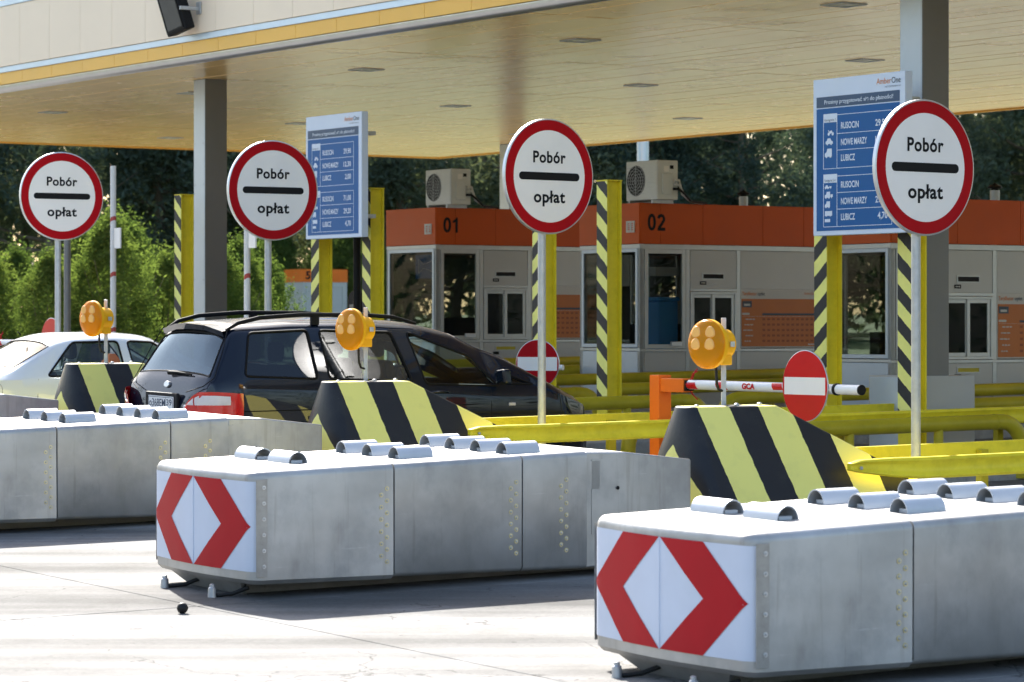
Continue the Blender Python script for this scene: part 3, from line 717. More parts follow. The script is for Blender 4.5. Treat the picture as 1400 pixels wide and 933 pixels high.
# ------------------------------------------------------------------ canopy
ZS = 5.95; UF, UB, VE, VS_ = 19.72, 35.2, 55.9, 8.4
can = bpy.data.objects.new('canopy', None); COL.objects.link(can); can.matrix_basis = RZ
tag(can, 'wide cream and amber toll plaza canopy with slatted golden underside', 'canopy')
MB().box(UF + .12, UB - .03, VS_, VE - .03, ZS + .05, ZS + 1.35).build('roof_core', m_dark, can)
joints = [24.4, 29.6, 34.8, 40.0, 45.2, 50.4, VE]
nr = 37; pu = (UB - UF - .15) / nr
slm = {}
for bi in range(len(joints) - 1):
    a, b = joints[bi], joints[bi + 1]; L = b - a - .022
    key = round(L, 3)
    if key not in slm:
        q = MB(); w_ = pu - .018
        q.add([(0, 0, 0), (w_, 0, 0), (w_ + .012, 0, .03), (-.012, 0, .03), (0, L, 0), (w_, L, 0), (w_ + .012, L, .03), (-.012, L, .03)],
              [(0, 4, 5, 1), (0, 1, 2, 3), (4, 7, 6, 5), (0, 3, 7, 4), (1, 5, 6, 2), (3, 2, 6, 7)])
        slm[key] = q.mesh('soffit_slat', m_slat)
    for i in range(nr):
        o = bpy.data.objects.new('soffit_slat', slm[key]); COL.objects.link(o); o.parent = can
        o.location = (UF + .13 + i * pu, a + .011, ZS + random.Random(bi * 100 + i).uniform(-.002, .002))
q = MB()
for i in range(nr): q.box(UF + .13 + i * pu, UF + .13 + i * pu + pu - .018, VS_, 24.38, ZS, ZS + .04)
q.build('soffit_slats_beyond', m_slat, can, kind='stuff')
# fascia, drip gutter, bands
q = MB(); fr = Fr((0, 0, 0), (1, 0, 0), (0, 0, 1))
gp = [(UF + .12, ZS - .005), (UF + .02, ZS - .012), (UF - .03, ZS + .03), (UF - .03, ZS + .09), (UF + .12, ZS + .10)]
q.add([(x, VS_, z) for x, z in gp] + [(x, VE, z) for x, z in gp], [(i, (i + 1) % 5, 5 + (i + 1) % 5, 5 + i) for i in range(5)] + [(0, 1, 2, 3, 4), (9, 8, 7, 6, 5)])
q.build('gutter', m_gut, can, smooth=50)
v = VE; pm = {}
while v > VS_:
    a = max(VS_, v - 1.055)
    MB().box(UF - .015, UF + .1, a + .0025, v - .0025, ZS + .102, ZS + .285).build('amber_panel', m_amberb, can, bevel=.004)
    MB().box(UF - .055, UF + .1, a + .0025, v - .0025, ZS + .375, ZS + 1.30).build('cream_panel', m_cream, can, bevel=.004)
    v = a
MB().box(UF - .035, UF + .11, VS_, VE, ZS + .287, ZS + .372).build('pale_strip', m_bstrip, can, bevel=.004)
MB().box(UF - .07, UF + .11, VS_, VE, ZS + 1.303, ZS + 1.39).build('top_strip', m_bstrip, can, bevel=.004)
MB().box(UF - .02, UF + .11, VS_, VE, ZS + 1.393, ZS + 2.2).build('upper_fascia', m_cream, can)
MB().box(UB - .02, UB + .03, VS_, VE, ZS - .03, ZS + 1.3).build('rear_fascia', m_amberb, can)
MB().box(UF + .1, UB, VE, VE + .05, ZS - .03, ZS + 1.3).build('end_fascia', m_amberb, can)
# recessed square lights
rl = None
spots = [(22.3, 26.85, 'at the top right corner by the column'), (22.3, 32.05, 'upper middle, right of the middle round sign'), (22.3, 37.35, 'front row, above the left price board'), (22.3, 42.6, 'front row, beside the left canopy column'), (22.3, 47.7, 'front row, far left'),
         (27.2, 32.3, 'by the top of the right price board'), (27.2, 37.5, 'second row, upper right of the middle round sign'), (27.2, 42.7, 'second row, above the middle round sign'), (27.2, 47.9, 'second row, above the left price board'), (27.2, 52.9, 'second row, left of the canopy column'),
         (32.2, 43.0, 'rear row, right of the middle round sign'), (32.2, 48.2, 'rear row, above booth 01')]
m_diff = M('light_diffuser', (.42, .48, .30), .3, 0, .1, 6)
for u, v, d in spots:
    r = bpy.data.objects.new('recessed_light', None); COL.objects.link(r); X, Y = XY(u, v); r.matrix_basis = Matrix.Translation((X, Y, ZS)) @ RZ
    tag(r, 'square recessed light in the canopy underside, ' + d, 'ceiling light', 'recessed canopy lights')
    f = Fr((0, 0, 0), (1, 0, 0), (0, -1, 0))
    MB().frame(f, -.19, .19, -.19, .19, .03, -.01, .014).build('frame', m_galv, r); MB().rect(f, -.16, .16, -.16, .16, -.01, .006).build('diffuser', m_diff, r)
    MB().rect(f, -.04, .04, -.12, .12, .006, .012).build('bulb_cover', m_plast, r)
# columns
def column(u, v, lab, cab=False):
    X, Y = XY(u, v); g = gz(Y); r = bpy.data.objects.new('canopy_column', None); COL.objects.link(r); r.matrix_basis = Matrix.Translation((X, Y, g)) @ RZ
    tag(r, lab, 'column', 'canopy columns'); a = .36
    MB().box(0, a, 0, a, 0, ZS - g + .02).build('shaft', m_col, r, bevel=.006)
    MB().box(-.006, .03, .01, a - .01, .3, ZS - g - .01).build('sky_lit_face', m_blueg, r, bevel=.003)  # thin pale sheet, the sky light on this side put into colour
    if cab:
        MB().box(-.05, .70, -.02, .80, 0, 1.02).build('base_cabinet', m_grey, r, bevel=.005)
        MB().box(-.056, -.05, .0, .78, .02, 1.0).build('sky_lit_front', m_blueg, r, bevel=.002)  # front of the cabinet, its sky reflection painted as light blue
    else: MB().box(-.08, a + .08, -.08, a + .08, 0, .5).build('base', m_conc, r, bevel=.01)
    for z in (1.9, 3.3, 3.9):
        for y in (.05, .31): MB().lathe(FU(-.006, y, z), [(.009, 0), (.009, .004)], 8).build('screw', m_galv, r)
column(21.15, 24.19, 'thick grey canopy column right of the right price board', True)
column(21.15, 40.02, 'grey canopy column on the left, in front of the shrubs')
column(33.7, 50.9, 'far grey canopy column partly behind the round sign between the booths')
# floodlight on the fascia
X, Y = XY(UF - .06, 37.25); r = bpy.data.objects.new('floodlight', None); COL.objects.link(r); r.matrix_basis = Matrix.Translation((X, Y, ZS + .78)) @ RZ
tag(r, 'black floodlight on a bracket at the front of the canopy', 'floodlight')
hd = Matrix.Translation((-.32, .42, -.02)) @ Matrix.Rotation(math.radians(-8), 4, 'X') @ Matrix.Rotation(math.radians(-14), 4, 'Y')
q = MB(); q.prism(Fr((0, 0, 0), (0, -1, 0), (0, 0, 1)), [(-.27, -.40), (.27, -.40), (.27, .40), (-.27, .40)], -.16, 0); q.v = [tuple(hd @ Vector(p)) for p in q.v]; hs = q.build('housing', m_black, r, bevel=.02)
q = MB(); q.rect(Fr((0, 0, 0), (0, -1, 0), (0, 0, 1)), -.21, .21, -.33, .34, 0, .006); q.v = [tuple(hd @ Vector(p)) for p in q.v]; q.build('glass', M('lamp_glass', (.06, .065, .06), .06), hs)
q = MB(); q.frame(Fr((0, 0, 0), (0, -1, 0), (0, 0, 1)), -.24, .24, -.36, .37, .025, 0, .012); q.v = [tuple(hd @ Vector(p)) for p in q.v]; q.build('rim', m_black, hs)
MB().box(-.30, .0, .10, .14, -.10, -.05).box(-.02, .0, .06, .18, -.15, .02).build('bracket', m_galv, r, bevel=.004)

# ------------------------------------------------------------------ toll booths
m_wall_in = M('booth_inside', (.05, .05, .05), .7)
m_bin = M('blue_plastic', (.06, .36, .80), .45, 0, .05, 3)
m_pst = M('poster_orange', (.50, .15, .03), .4, 0, .06, 2)
m_pstd = M('poster_rows', (.28, .07, .02), .4, 0, .05, 2)
m_head = M('poster_header', (.55, .53, .50), .4, 0, .02, 2)
BL, BW = 3.75, 1.46
def stroke(mb, fr, pts, w_, d):
    pts = [Vector(p) for p in pts]; n = len(pts); L = []; Rr = []
    for i, p in enumerate(pts):
        t_ = (pts[min(n - 1, i + 1)] - pts[max(0, i - 1)]).normalized(); nn = Vector((-t_.y, t_.x)); L.append(p + nn * w_ / 2); Rr.append(p - nn * w_ / 2)
    mb.add([fr(p.x, p.y, d) for p in Rr + L], [(i, i + 1, n + i + 1, n + i) for i in range(n - 1)])
def digits(r, f, num, x, y, h):
    for ch in num:
        q = MB(); w_ = h * .60; t_ = h * .185; d = .015
        if ch == '0': stroke(q, f, [(x + w_ / 2 + (w_ - t_) / 2 * math.copysign(abs(math.cos(a)) ** .8, math.cos(a)), y + h / 2 + (h - t_) / 2 * math.sin(a)) for a in [2 * math.pi * i / 32 for i in range(33)]], t_, d)
        if ch == '1': q.flat(f, [(x + w_ * .42, y), (x + w_ * .42 + t_, y), (x + w_ * .42 + t_, y + h), (x + w_ * .52, y + h), (x + w_ * .34, y + h * .86), (x + w_ * .08, y + h * .78), (x + w_ * .08, y + h * .63), (x + w_ * .42, y + h * .70)], d)
        if ch in '23':
            R0 = (w_ - t_) / 2
            if ch == '2':
                stroke(q, f, [(x + w_ / 2 + R0 * math.cos(a), y + h - t_ / 2 - R0 + R0 * math.sin(a)) for a in [math.radians(170 - 200 * i / 16) for i in range(17)]] + [(x + w_ * .55, y + h * .38), (x + w_ * .22, y + t_ * .9)], t_, d); q.flat(f, [(x + .01, y), (x + w_, y), (x + w_, y + t_), (x + .01, y + t_)], d + .0005)
            else: stroke(q, f, [(x + w_ / 2 + R0 * math.cos(a), y + h - t_ / 2 - R0 * .9 + R0 * .9 * math.sin(a)) for a in [math.radians(165 - 240 * i / 14) for i in range(15)]] + [(x + w_ / 2 + R0 * math.cos(a), y + t_ / 2 + R0 + R0 * math.sin(a)) for a in [math.radians(80 - 245 * i / 14) for i in range(15)]], t_, d)
        q.build('number', m_black, r); x += w_ + h * .09
def make_booth(num, bin_=False, inner=False):
    r = root('toll_booth', 'x', 'toll booth', 25.17, 34.73)
    f = FV(0); g = FU(0)                      # near side and front; v runs away from the near side
    z = dict(top=2.99, band=2.42, wt=2.345, wb=1.02, lo=.94)
    # floor, roof, inner shell
    MB().box(.03, BL - .03, .03, BW - .03, .0, .2).build('floor', m_conc, r)
    MB().box(.02, BL - .02, .02, BW - .02, 2.43, 2.97).build('roof_slab', m_grey, r)
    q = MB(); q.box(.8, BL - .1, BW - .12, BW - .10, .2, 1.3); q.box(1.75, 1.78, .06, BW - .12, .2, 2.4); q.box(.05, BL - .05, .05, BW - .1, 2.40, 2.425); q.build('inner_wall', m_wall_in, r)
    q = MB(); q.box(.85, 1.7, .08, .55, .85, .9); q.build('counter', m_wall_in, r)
    # orange fascia panels
    for a, b in ((0, .345), (.345, 1.09), (1.09, 2.165), (2.165, 2.915), (2.915, BL)):
        MB().rect(f, a + .003, b - .003, z['band'], z['top'], -.03, .012).build('fascia_panel', m_orng, r, bevel=.003)
    MB().rect(g, -BW, -.0, z['band'], z['top'], -.03, .012).build('fascia_panel', m_orng, r, bevel=.003)
    MB().rect(Fr((BL, 0, 0), (0, 1, 0), (0, 0, 1)), 0, BW, z['band'], z['top'], -.03, .012).build('fascia_panel', m_orng, r)
    MB().rect(Fr((0, BW, 0), (-1, 0, 0), (0, 0, 1)), -BL, 0, z['band'], z['top'], -.03, .012).build('fascia_panel', m_orng, r)
    digits(r, f, num, .125, 2.605, .235)
    vg = MB(); vg.frame(g, -.29, -.10, 2.58, 2.74, .015, .012, .03)
    for i in range(5): vg.rect(g, -.275, -.115, 2.60 + i * .027, 2.612 + i * .027, .012, .026)
    vg.rect(g, -.20, -.19, 2.595, 2.725, .012, .028); vg.build('louvre', m_plast, r)
    # aluminium frame: corner posts and rails
    q = MB()
    for x in (0, .80, 1.70, BL - .07): q.rect(f, x, x + .07, .15, z['band'], -.06, .0)
    q.rect(f, 0, BL, z['wt'], z['band'] - .004, -.06, .004); q.rect(f, 0, BL, z['lo'] - .03, z['lo'] + .01, -.06, .006); q.rect(f, 0, BL, .12, .17, -.06, .003)
    for y in (0, BW - .06): q.rect(g, -y - .06, -y, .15, z['band'], -.06, .0)
    q.rect(g, -BW, 0, z['wt'] + .01, z['band'] - .004, -.06, .004); q.rect(g, -BW, 0, z['lo'] - .02, z['lo'] + .02, -.06, .006)
    q.build('frame', m_frame, r, bevel=.004)
    # front window
    q = MB(); q.frame(g, -BW + .05, -.05, z['lo'] + .03, z['wt'] + .01, .05, -.03, .01); wf = q.build('front_window', m_blueg, r, bevel=.004)
    MB().rect(g, -BW + .10, -.10, z['lo'] + .08, z['wt'] - .04, -.012, -.004).build('pane', m_glass, wf)
    MB().rect(g, -BW + .06, -.06, .17, z['lo'] - .025, -.03, -.005).build('front_panel', m_blueg, r, bevel=.003)  # blue-grey of window frame and panel carries the reflected sky
    # side window
    q = MB(); q.frame(f, .08, .79, z['lo'] + .015, z['wt'], .06, -.03, .008); wf = q.build('side_window', m_frame, r, bevel=.004)
    MB().rect(f, .14, .73, z['lo'] + .075, z['wt'] - .06, -.012, -.004).build('pane', m_glass, wf)
    MB().rect(f, .52, .70, z['lo'] + .05, z['lo'] + .11, .008, .05).build('pay_tray', m_alu, wf, bevel=.004)
    # upper plain panels with slot and label
    MB().rect(f, .88, 1.695, 1.80, z['wt'] - .004, -.03, -.004).build('upper_panel', m_grey, r, bevel=.003)
    MB().rect(f, 1.775, BL - .075, 1.80, z['wt'] - .004, -.03, -.004).build('upper_panel', m_grey, r, bevel=.003)
    MB().frame(f, 1.09, 1.48, 1.93, 2.02, .014, -.004, .006).build('slot_frame', m_frame, r); MB().rect(f, 1.104, 1.466, 1.944, 2.006, -.01, -.002).build('slot', m_dark, r)
    MB().rect(f, 1.05, 1.16, 1.855, 1.905, -.004, .002).build('label_plate', m_black, r)
    q = MB()
    for i in range(3): q.rect(f, 1.068 + i * .027, 1.086 + i * .027, 1.872, 1.888, .002, .003)
    q.build('label_marks', m_head, r)
    MB().rect(f, .87, 1.70, 1.76, 1.80, -.05, .006).build('lintel', m_frame, r, bevel=.003)
    # sliding service window
    q = MB(); q.frame(f, .875, 1.695, z['lo'] + .015, 1.755, .035, -.05, .012); sw = q.build('service_window', m_frame, r, bevel=.003)
    for a, b, d in ((.91, 1.30, -.02), (1.265, 1.66, -.004)):
        q = MB(); q.frame(f, a, b, z['lo'] + .05, 1.72, .05, d - .015, d + .004); sash = q.build('sash', m_frame, sw, bevel=.003)
        MB().rect(f, a + .05, b - .05, z['lo'] + .10, 1.67, d - .008, d - .003).build('pane', m_glass, sash)
    # lower panels
    for a, b in ((.08, .795), (.88, 1.695), (1.775, BL - .075)):
        MB().rect(f, a, b, .17, z['lo'] - .033, -.03, -.004).build('lower_panel', m_grey, r, bevel=.003)
    MB().frame(f, 1.09, 1.48, .78, .86, .014, -.004, .006).build('slot_frame', m_frame, r); MB().rect(f, 1.104, 1.466, .794, .846, -.01, -.002).build('slot', m_pipe, r)
    MB().rect(f, 1.05, 1.16, .72, .765, -.004, .002).build('label_plate', m_black, r)
    # tariff poster
    MB().rect(f, 1.775, 3.20, .96, 1.80, -.03, -.002).build('poster_board', m_head, r)
    q = MB(); q.rect(f, 1.79, 3.17, .98, 1.66, -.002, .003); ps = q.build('tariff_poster', m_pst, r)
    q = MB(); q.text(f, 'Taryfikator', 1.80, 1.71, .052, .26, 'L', .001, .01); q.text(f, 'AmberOne', 2.93, 1.725, .04, .2, 'L', .001); q.build('poster_title', m_gold, ps)
    q = MB(); q.text(f, 'opłat', 2.08, 1.71, .052, .13, 'L', .001, .01); q.rect(f, 1.80, 1.97, 1.54, 1.63, .003, .005); q.rect(f, 2.16, 3.13, 1.425, 1.455, .003, .005); q.build('poster_title', m_grid, ps)
    q = MB()
    for i in range(5):
        y = 1.36 - i * .078; rr = random.Random(i); x = 1.86 - .02 * (i % 3)
        for k in range(3): w_ = rr.uniform(.02, .06); q.rect(f, x, x + w_, y, y + .016, .003, .005); x += w_ + .012
    q.rect(f, 1.80, 1.93, 1.43, 1.46, .003, .005); q.rect(f, 1.83, 1.94, 1.56, 1.59, .005, .006); q.rect(f, 1.80, 3.14, 1.408, 1.411, .003, .005); q.rect(f, 3.0, 3.12, 1.0, 1.015, .003, .005); q.build('poster_print', m_head, ps, kind='stuff')
    q = MB()
    for i in range(5):
        for j in range(11): q.rect(f, 2.165 + j * .088, 2.215 + j * .088, 1.355 - i * .078, 1.385 - i * .078, .003, .0045)
    q.build('price_cells', m_pstd, ps, kind='stuff')
    # far side, closed panels and a window
    h = Fr((0, BW, 0), (-1, 0, 0), (0, 0, 1))
    MB().rect(h, -BL, 0, .15, 1.0, -.04, 0).rect(h, -BL, 0, 2.3, 2.42, -.04, 0).rect(h, -BL, -1.7, 1.0, 2.3, -.04, 0).rect(h, -.1, 0, 1.0, 2.3, -.04, 0).build('far_wall', m_grey, r)
    MB().rect(h, -1.7, -.1, 1.0, 2.3, -.02, -.012).build('far_pane', m_glass, r)
    MB().rect(Fr((BL, 0, 0), (0, 1, 0), (0, 0, 1)), 0, BW, .15, 2.42, -.04, 0).build('rear_wall', m_grey, r)
    if bin_:
        q = MB(); q.box(.40, .74, .10, .42, .9, 1.62); q.box(.38, .76, .08, .44, 1.62, 1.68); q.build('blue_crate', m_bin, r, bevel=.02)
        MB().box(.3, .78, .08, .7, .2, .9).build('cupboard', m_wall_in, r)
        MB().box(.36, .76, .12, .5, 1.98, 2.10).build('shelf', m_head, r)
    if inner:
        g2 = FU(.05); q = MB(); q.rect(g2, -.66, -.10, 1.90, 2.27, 0, .01); b_ = q.build('lane_diagram', m_bblue, r)
        q = MB(); q.tube([g2(-.56, 2.2, .016), g2(-.42, 2.12, .016), g2(-.25, 2.15, .016), g2(-.11, 2.2, .016)], .004, 6); q.tube([g2(-.56, 1.98, .016), g2(-.42, 2.06, .016), g2(-.25, 2.03, .016), g2(-.11, 1.98, .016)], .004, 6); q.tube([g2(-.56, 1.98, .016), g2(-.56, 2.2, .016)], .004, 6)
        q.build('diagram_line', m_bwht, b_)
    return r
for k, num, lab in ((2, '03', 'grey toll booth at the right edge, its number hidden by the column'), (3, '02', 'grey toll booth numbered 02 with orange band'), (4, '01', 'grey toll booth numbered 01 with orange band, behind the black van')):
    o = make_booth(num, k == 3, k == 4); o.matrix_basis = Matrix.Translation(P(25.17, 18.70 + k * S)) @ RZ; tag(o, lab, 'toll booth', 'toll booths')
# air conditioners on the booth roofs
def make_ac():
    r = root('air_conditioner', 'x', 'air conditioner', 25.3, 34.6)
    a, b, h0, h1 = 0, .74, .05, .60
    MB().box(0, .36, a, b, h0, h1).build('casing', m_plast, r, bevel=.012)
    g = FU(0, 0, 0); q = MB(); fr = Fr((0, .50, .325), (0, -1, 0), (0, 0, 1))
    q.disc(fr, .215, -.02, .004, 32); q.build('fan_opening', m_black, r)
    q = MB()
    for i in range(5): q.ring(fr, .035 + .043 * i, .039 + .043 * i, .006, .012, 28)
    for i in range(-5, 6): q.rect(fr, -.215, .215, i * .045 - .002, i * .045 + .002, .008, .012) if abs(i) < 5 else None
    q.rect(fr, -.003, .003, -.22, .22, .008, .014); q.build('fan_guard', m_galv, r)
    q = MB()
    for i in range(7): q.rect(g, -.24, -.02, .10 + i * .068, .155 + i * .068, 0, .008)
    q.build('louvre', m_plast, r, bevel=.002)
    MB().rect(FV(0, 0, 0), .08, .26, .12, .42, 0, .02).build('valve_cover', m_plast, r, bevel=.01); MB().rect(FV(0), .12, .2, .44, .52, 0, .003).build('rating_plate', m_white, r); MB().rect(FV(0), .22, .28, .48, .53, 0, .003).build('rating_plate', m_black, r)
    for y in (.08, .62): MB().box(-.02, .34, y, y + .04, 0, .05).build('foot', m_galv, r)
    for i in range(3): MB().tube([(.26, -.02 - .02 * i, .2 + .06 * i), (.34, -.05, .2 + .06 * i), (.46, -.03 + .03 * i, .13), (.62, .05, .04), (.95, .12 + .05 * i, .02)], .018, 8).build('hose', m_plast if i else m_rub, r, smooth=60)
    return r
ac = make_ac()
for k, lab in ((3, 'white air conditioner on the right of the two booth roofs, above number 02'), (4, 'white air conditioner left of the middle round sign, above number 01')):
    o = ac if k == 3 else copy_tree(ac); o.matrix_basis = Matrix.Translation(P(25.30, 18.47 + k * S, 2.985)) @ RZ; tag(o, lab, 'air conditioner', 'roof air conditioners')
def make_vent():
    r = root('roof_vent', 'x', 'roof vent', 27.5, 35.4); f = Fr((0, 0, 0), (1, 0, 0), (0, 1, 0))
    MB().lathe(f, [(.065, -.1), (.065, .14), (.06, .14)], 16).build('pipe', m_galv, r, smooth=40); MB().lathe(f, [(.05, .14), (.05, .17), (.095, .165), (.09, .19), (.02, .225), (.005, .24)], 16).build('cowl', m_black, r, smooth=40)
    return r
vt = make_vent()
for k, lab in ((3, 'small dark roof vent on booth 02'), (2, 'small dark roof vent on the right booth')):
    o = vt if k == 3 else copy_tree(vt); o.matrix_basis = Matrix.Translation(P(27.5, 19.35 + k * S, 2.97)) @ RZ; tag(o, lab, 'roof vent', 'booth roof vents')
# far booth of another lane group
def far_booth():
    X, Y = (401 - 700) / 4203 * 126, 126
    r = bpy.data.objects.new('toll_booth', None); COL.objects.link(r); r.matrix_basis = Matrix.Translation((X, Y, gz(Y))) @ RZ
    tag(r, 'small distant grey booth with orange band seen behind the left price board', 'toll booth')
    f = FV(0, .45); g = FU(.45)
    MB().box(.45, 2.55, 0, 1.5, 0, 2.42).build('wall', m_grey, r); MB().box(.43, 2.57, -.02, 1.52, 2.42, 2.95).build('fascia', m_orngb, r)
    q = MB(); q.text(f, '5', .12, 2.55, .32, .22, 'L', .03, .03); q.build('number', m_black, r)
    MB().frame(f, .15, .55, .2, 2.3, .05, 0, .03).build('door', m_frame, r); MB().frame(f, .75, 1.95, .3, 2.3, .06, 0, .03).build('shutter', m_frame, r)
far_booth()

# ------------------------------------------------------------------ barriers
m_arm = M('barrier_white', (.80, .80, .80), .4, 0, .04, 3, grime=.08)
m_noent = M('no_entry_red', (.58, .006, .010), .3, 0, .05, 3, spec=.25)
def make_barrier(R=.32):
    r = root('barrier', 'x', 'barrier', 17.4, 23.7)
    MB().box(-.075, .075, -.075, .075, 0, 1.13).build('post', m_orngb, r, bevel=.006)
    MB().box(-.06, .06, -.44, -.075, .97, 1.10).build('arm_bracket', m_orngb, r, bevel=.006)
    MB().box(-.045, .045, -.47, -.44, .985, 1.085).build('arm_socket', m_black, r)
    q = MB(); q.cyl((0, -.46, 1.045), (0, -2.96, 1.035), .045, n=20); arm = q.build('arm', m_arm, r, smooth=50)
    for y_ in (-.56, -1.02, -1.86, -2.5):
        q = MB(); n_ = 8
        for i in range(n_ + 1):
            a = -.9 + 1.8 * i / n_; off = .04 * i / n_; q.v += [(-.0462 * math.cos(a), y_ - .075 + off, 1.042 + .0462 * math.sin(a)), (-.0462 * math.cos(a), y_ + .075 + off, 1.042 + .0462 * math.sin(a))]
        q.f = [(2 * i, 2 * i + 1, 2 * i + 3, 2 * i + 2) for i in range(n_)]; q.m = [0] * n_; q.build('red_mark', m_noent, arm, smooth=60)
    MB().cyl((0, -2.96, 1.035), (0, -2.975, 1.035), .046, n=20).build('arm_cap', m_black, arm)
    MB().cyl((0, -2.62, 1.036), (0, -2.65, 1.036), .054, n=20).build('clamp', m_black, arm)
    f = FU(-.046); f2 = FU(-.038); q = MB(); q.text(Fr((-.047, -1.42, 1.02), (0, -1, 0), (0, 0, 1)), 'GCA', 0, 0, .05, .19, 'C', .0, .05); q.build('lettering', m_noent, arm)
    fd = Fr((-.06, -2.26, 1.06), (0, -1, 0), (0, 0, 1)); q = MB(); q.lathe(fd, [(R - .003, -.012), (R, -.01), (R, .0), (R - .004, .002)], 56); d = q.build('disc', m_alu, r)
    q = MB(); q.disc(fd, R - .006, .001, .0045, 56); q.build('no_entry_face', m_noent, d); q = MB(); q.rect(fd, -R * .9, R * .9, -.078, .078, .0045, .0065); q.build('white_bar', m_white, d)
    for i, (dx, dz) in enumerate(((.0, .05), (.0, -.06), (.03, .06))): MB().tube([(0, -.48 - dx, 1.04 + dz), (-.01, -.53 - dx, 1.06 + dz * 1.8), (-.01, -.60, 1.05 + dz * 2.4)], .006, 6).build('shear_strap', m_chev, r)
    return r
br = make_barrier()
bls = {1: 'lowered white barrier arm on orange post with bright no entry disc', 3: 'lowered barrier with a red disc peeking over the white car'}
for k, lab in bls.items():
    o = br if k == 1 else copy_tree(br); o.matrix_basis = Matrix.Translation(P(*{1: (17.42, 23.70, 0), 3: (17.55, 39.72, 0)}[k])) @ RZ; tag(o, lab, 'barrier', 'lowered lane barriers')
ns = root('no_entry_sign', 'dark red no entry disc seen past the bonnet of the black van', 'road sign', 18.40, 27.25, 0, False, 30)
MB().cyl((.04, 0, 0), (.04, 0, 1.30), .025, n=14).build('post', m_galv, ns, smooth=50)
fd = FU(0, 0, 1.11); q = MB(); q.lathe(fd, [(.255, -.012), (.258, -.01), (.258, 0), (.254, .002)], 56); dd = q.build('disc', m_alu, ns)
q = MB(); q.disc(fd, .252, .001, .0045, 56); q.build('no_entry_face', m_red, dd); q = MB(); q.rect(fd, -.235, .235, -.075, .07, .0045, .0065); q.build('white_bar', m_white, dd)
MB().tube([(.03, 0, 1.07), (.03, -.29, 1.07)], .03, 14).build('side_marker', m_white, ns, smooth=50)
m_arm2 = stripes('raised_arm', (.66, .64, .61), (.40, .06, .05), (0, .6, 1), .74, .2, .4, .92, .2)
def raised(u, v, top, lab):
    r = root('raised_barrier', lab, 'barrier', u, v, group='raised barrier arms')
    MB().box(-.12, .12, -.12, .12, 0, .95).build('cabinet', m_orngb, r, bevel=.01)
    MB().cyl((0, 0, .9), (0, 0, top), .04, n=14).build('arm', m_arm2, r, smooth=50); MB().box(-.01, .01, -.22, -.05, 2.35, 2.62).build('plate', m_white, r)
raised(18.2, 37.05, 3.45, 'upright raised white and red barrier arm right of the leftmost round sign')
raised(18.2, 33.34, 3.0, 'upright raised white and red barrier arm behind the second round sign from the left')
# plain poles
def pole(px, Y, z0, z1, r_, mat, name, lab, cat):
    X = (px - 700) / 4203 * Y; o = bpy.data.objects.new(name, None); COL.objects.link(o); o.location = (X, Y, gz(Y)); tag(o, lab, cat)
    MB().cyl((0, 0, 0), (0, 0, z1), r_, n=16).build('shaft', mat, o, smooth=50); MB().lathe(Fr((0, 0, 0), (1, 0, 0), (0, 1, 0)), [(r_ * 2.2, 0), (r_ * 2.2, .03), (r_ * 1.1, .05)], 16).build('flange', mat, o)
pole(92, 46, 0, 2.9, .052, m_col, 'steel_pole', 'dark grey steel pole directly right of the leftmost round sign post', 'pole')
pole(488, 41.3, 0, 3.3, .05, m_black, 'steel_pole', 'thin black steel pole at the right edge of the left price board', 'pole')
pole(879, 78, 0, 9.5, .15, m_blueg, 'lighting_mast', 'pale lighting mast rising behind the air conditioner of booth 02', 'lamp post')
# dark rounded machine behind the left price board
X, Y = (483 - 700) / 4203 * 47, 47; r = bpy.data.objects.new('ticket_machine', None); COL.objects.link(r); r.matrix_basis = Matrix.Translation((X, Y, gz(Y))) @ RZ
tag(r, 'black round-topped machine beside the mast of the left price board', 'ticket machine')
q = MB(); f = FU(0); q.prism(f, [(-.16, 0), (.16, 0), (.16, 1.55)] + [(.16 * math.cos(a), 1.55 + .16 * math.sin(a)) for a in [math.pi * i / 10 for i in range(1, 10)]] + [(-.16, 1.55)], -.3, 0); q.build('housing', m_black, r, bevel=.01)
MB().rect(f, -.1, .1, 1.2, 1.5, 0, .01).build('front_plate', m_col, r)
# loose black cap on the road
o = root('rubber_cap', 'small round black cap lying on the pale road left of the middle crash cushion', 'cap', 9.08, 17.50, 0, True)
q = MB(); q.lathe(Fr((0, 0, .035), (0, -1, 0), (0, 0, 1)), [(.02, -.035), (.034, -.02), (.036, 0), (.030, .018), (.012, .03)], 16); q.build('shell', m_rub, o, smooth=60)

# ------------------------------------------------------------------ cars
def paint(name, col, metal, rough, coat=1.):
    m, t, b = newmat(name); b.inputs['Base Color'].default_value = (*col, 1); b.inputs['Metallic'].default_value = metal; b.inputs['Roughness'].default_value = rough
    b.inputs['Coat Weight'].default_value = coat; b.inputs['Coat Roughness'].default_value = .025; b.inputs['Specular IOR Level'].default_value = .05
    bump(t, b, noise(t, coords(t), 2.0, 2), .02, .02); return m
m_cblk = paint('black_car_paint', (.003, .007, .018), 0, .6, .85)
m_cwht = paint('white_car_paint', (.62, .66, .70), .1, .35)
m_trim = M('car_trim', (.010, .010, .011), .7, spec=.1)
m_int = M('car_interior', (.025, .026, .028), .7)
m_dash = M('sunlit_dash', (.38, .40, .40), .6)  # pale tone stands in for sunlight falling on the dashboard
m_tyre = M('tyre', (.02, .02, .02), .8); m_rim = M('wheel_rim', (.55, .55, .57), .3, .9)
m_tail = M('tail_red', (.55, .012, .012), .12, 0, .05, 5, coat=.6)
m_tailw = M('tail_clear', (.62, .58, .60), .12, 0, .08, 12, coat=.6)
m_plate = M('plate_white', (.72, .73, .74), .4, 0, .03, 4); m_pltx = M('plate_black', (.03, .05, .10), .5)
def interp(tab, x):
    xs = [a for a, _ in tab]; ys = [b for _, b in tab]; return float(np.interp(x, xs, ys))
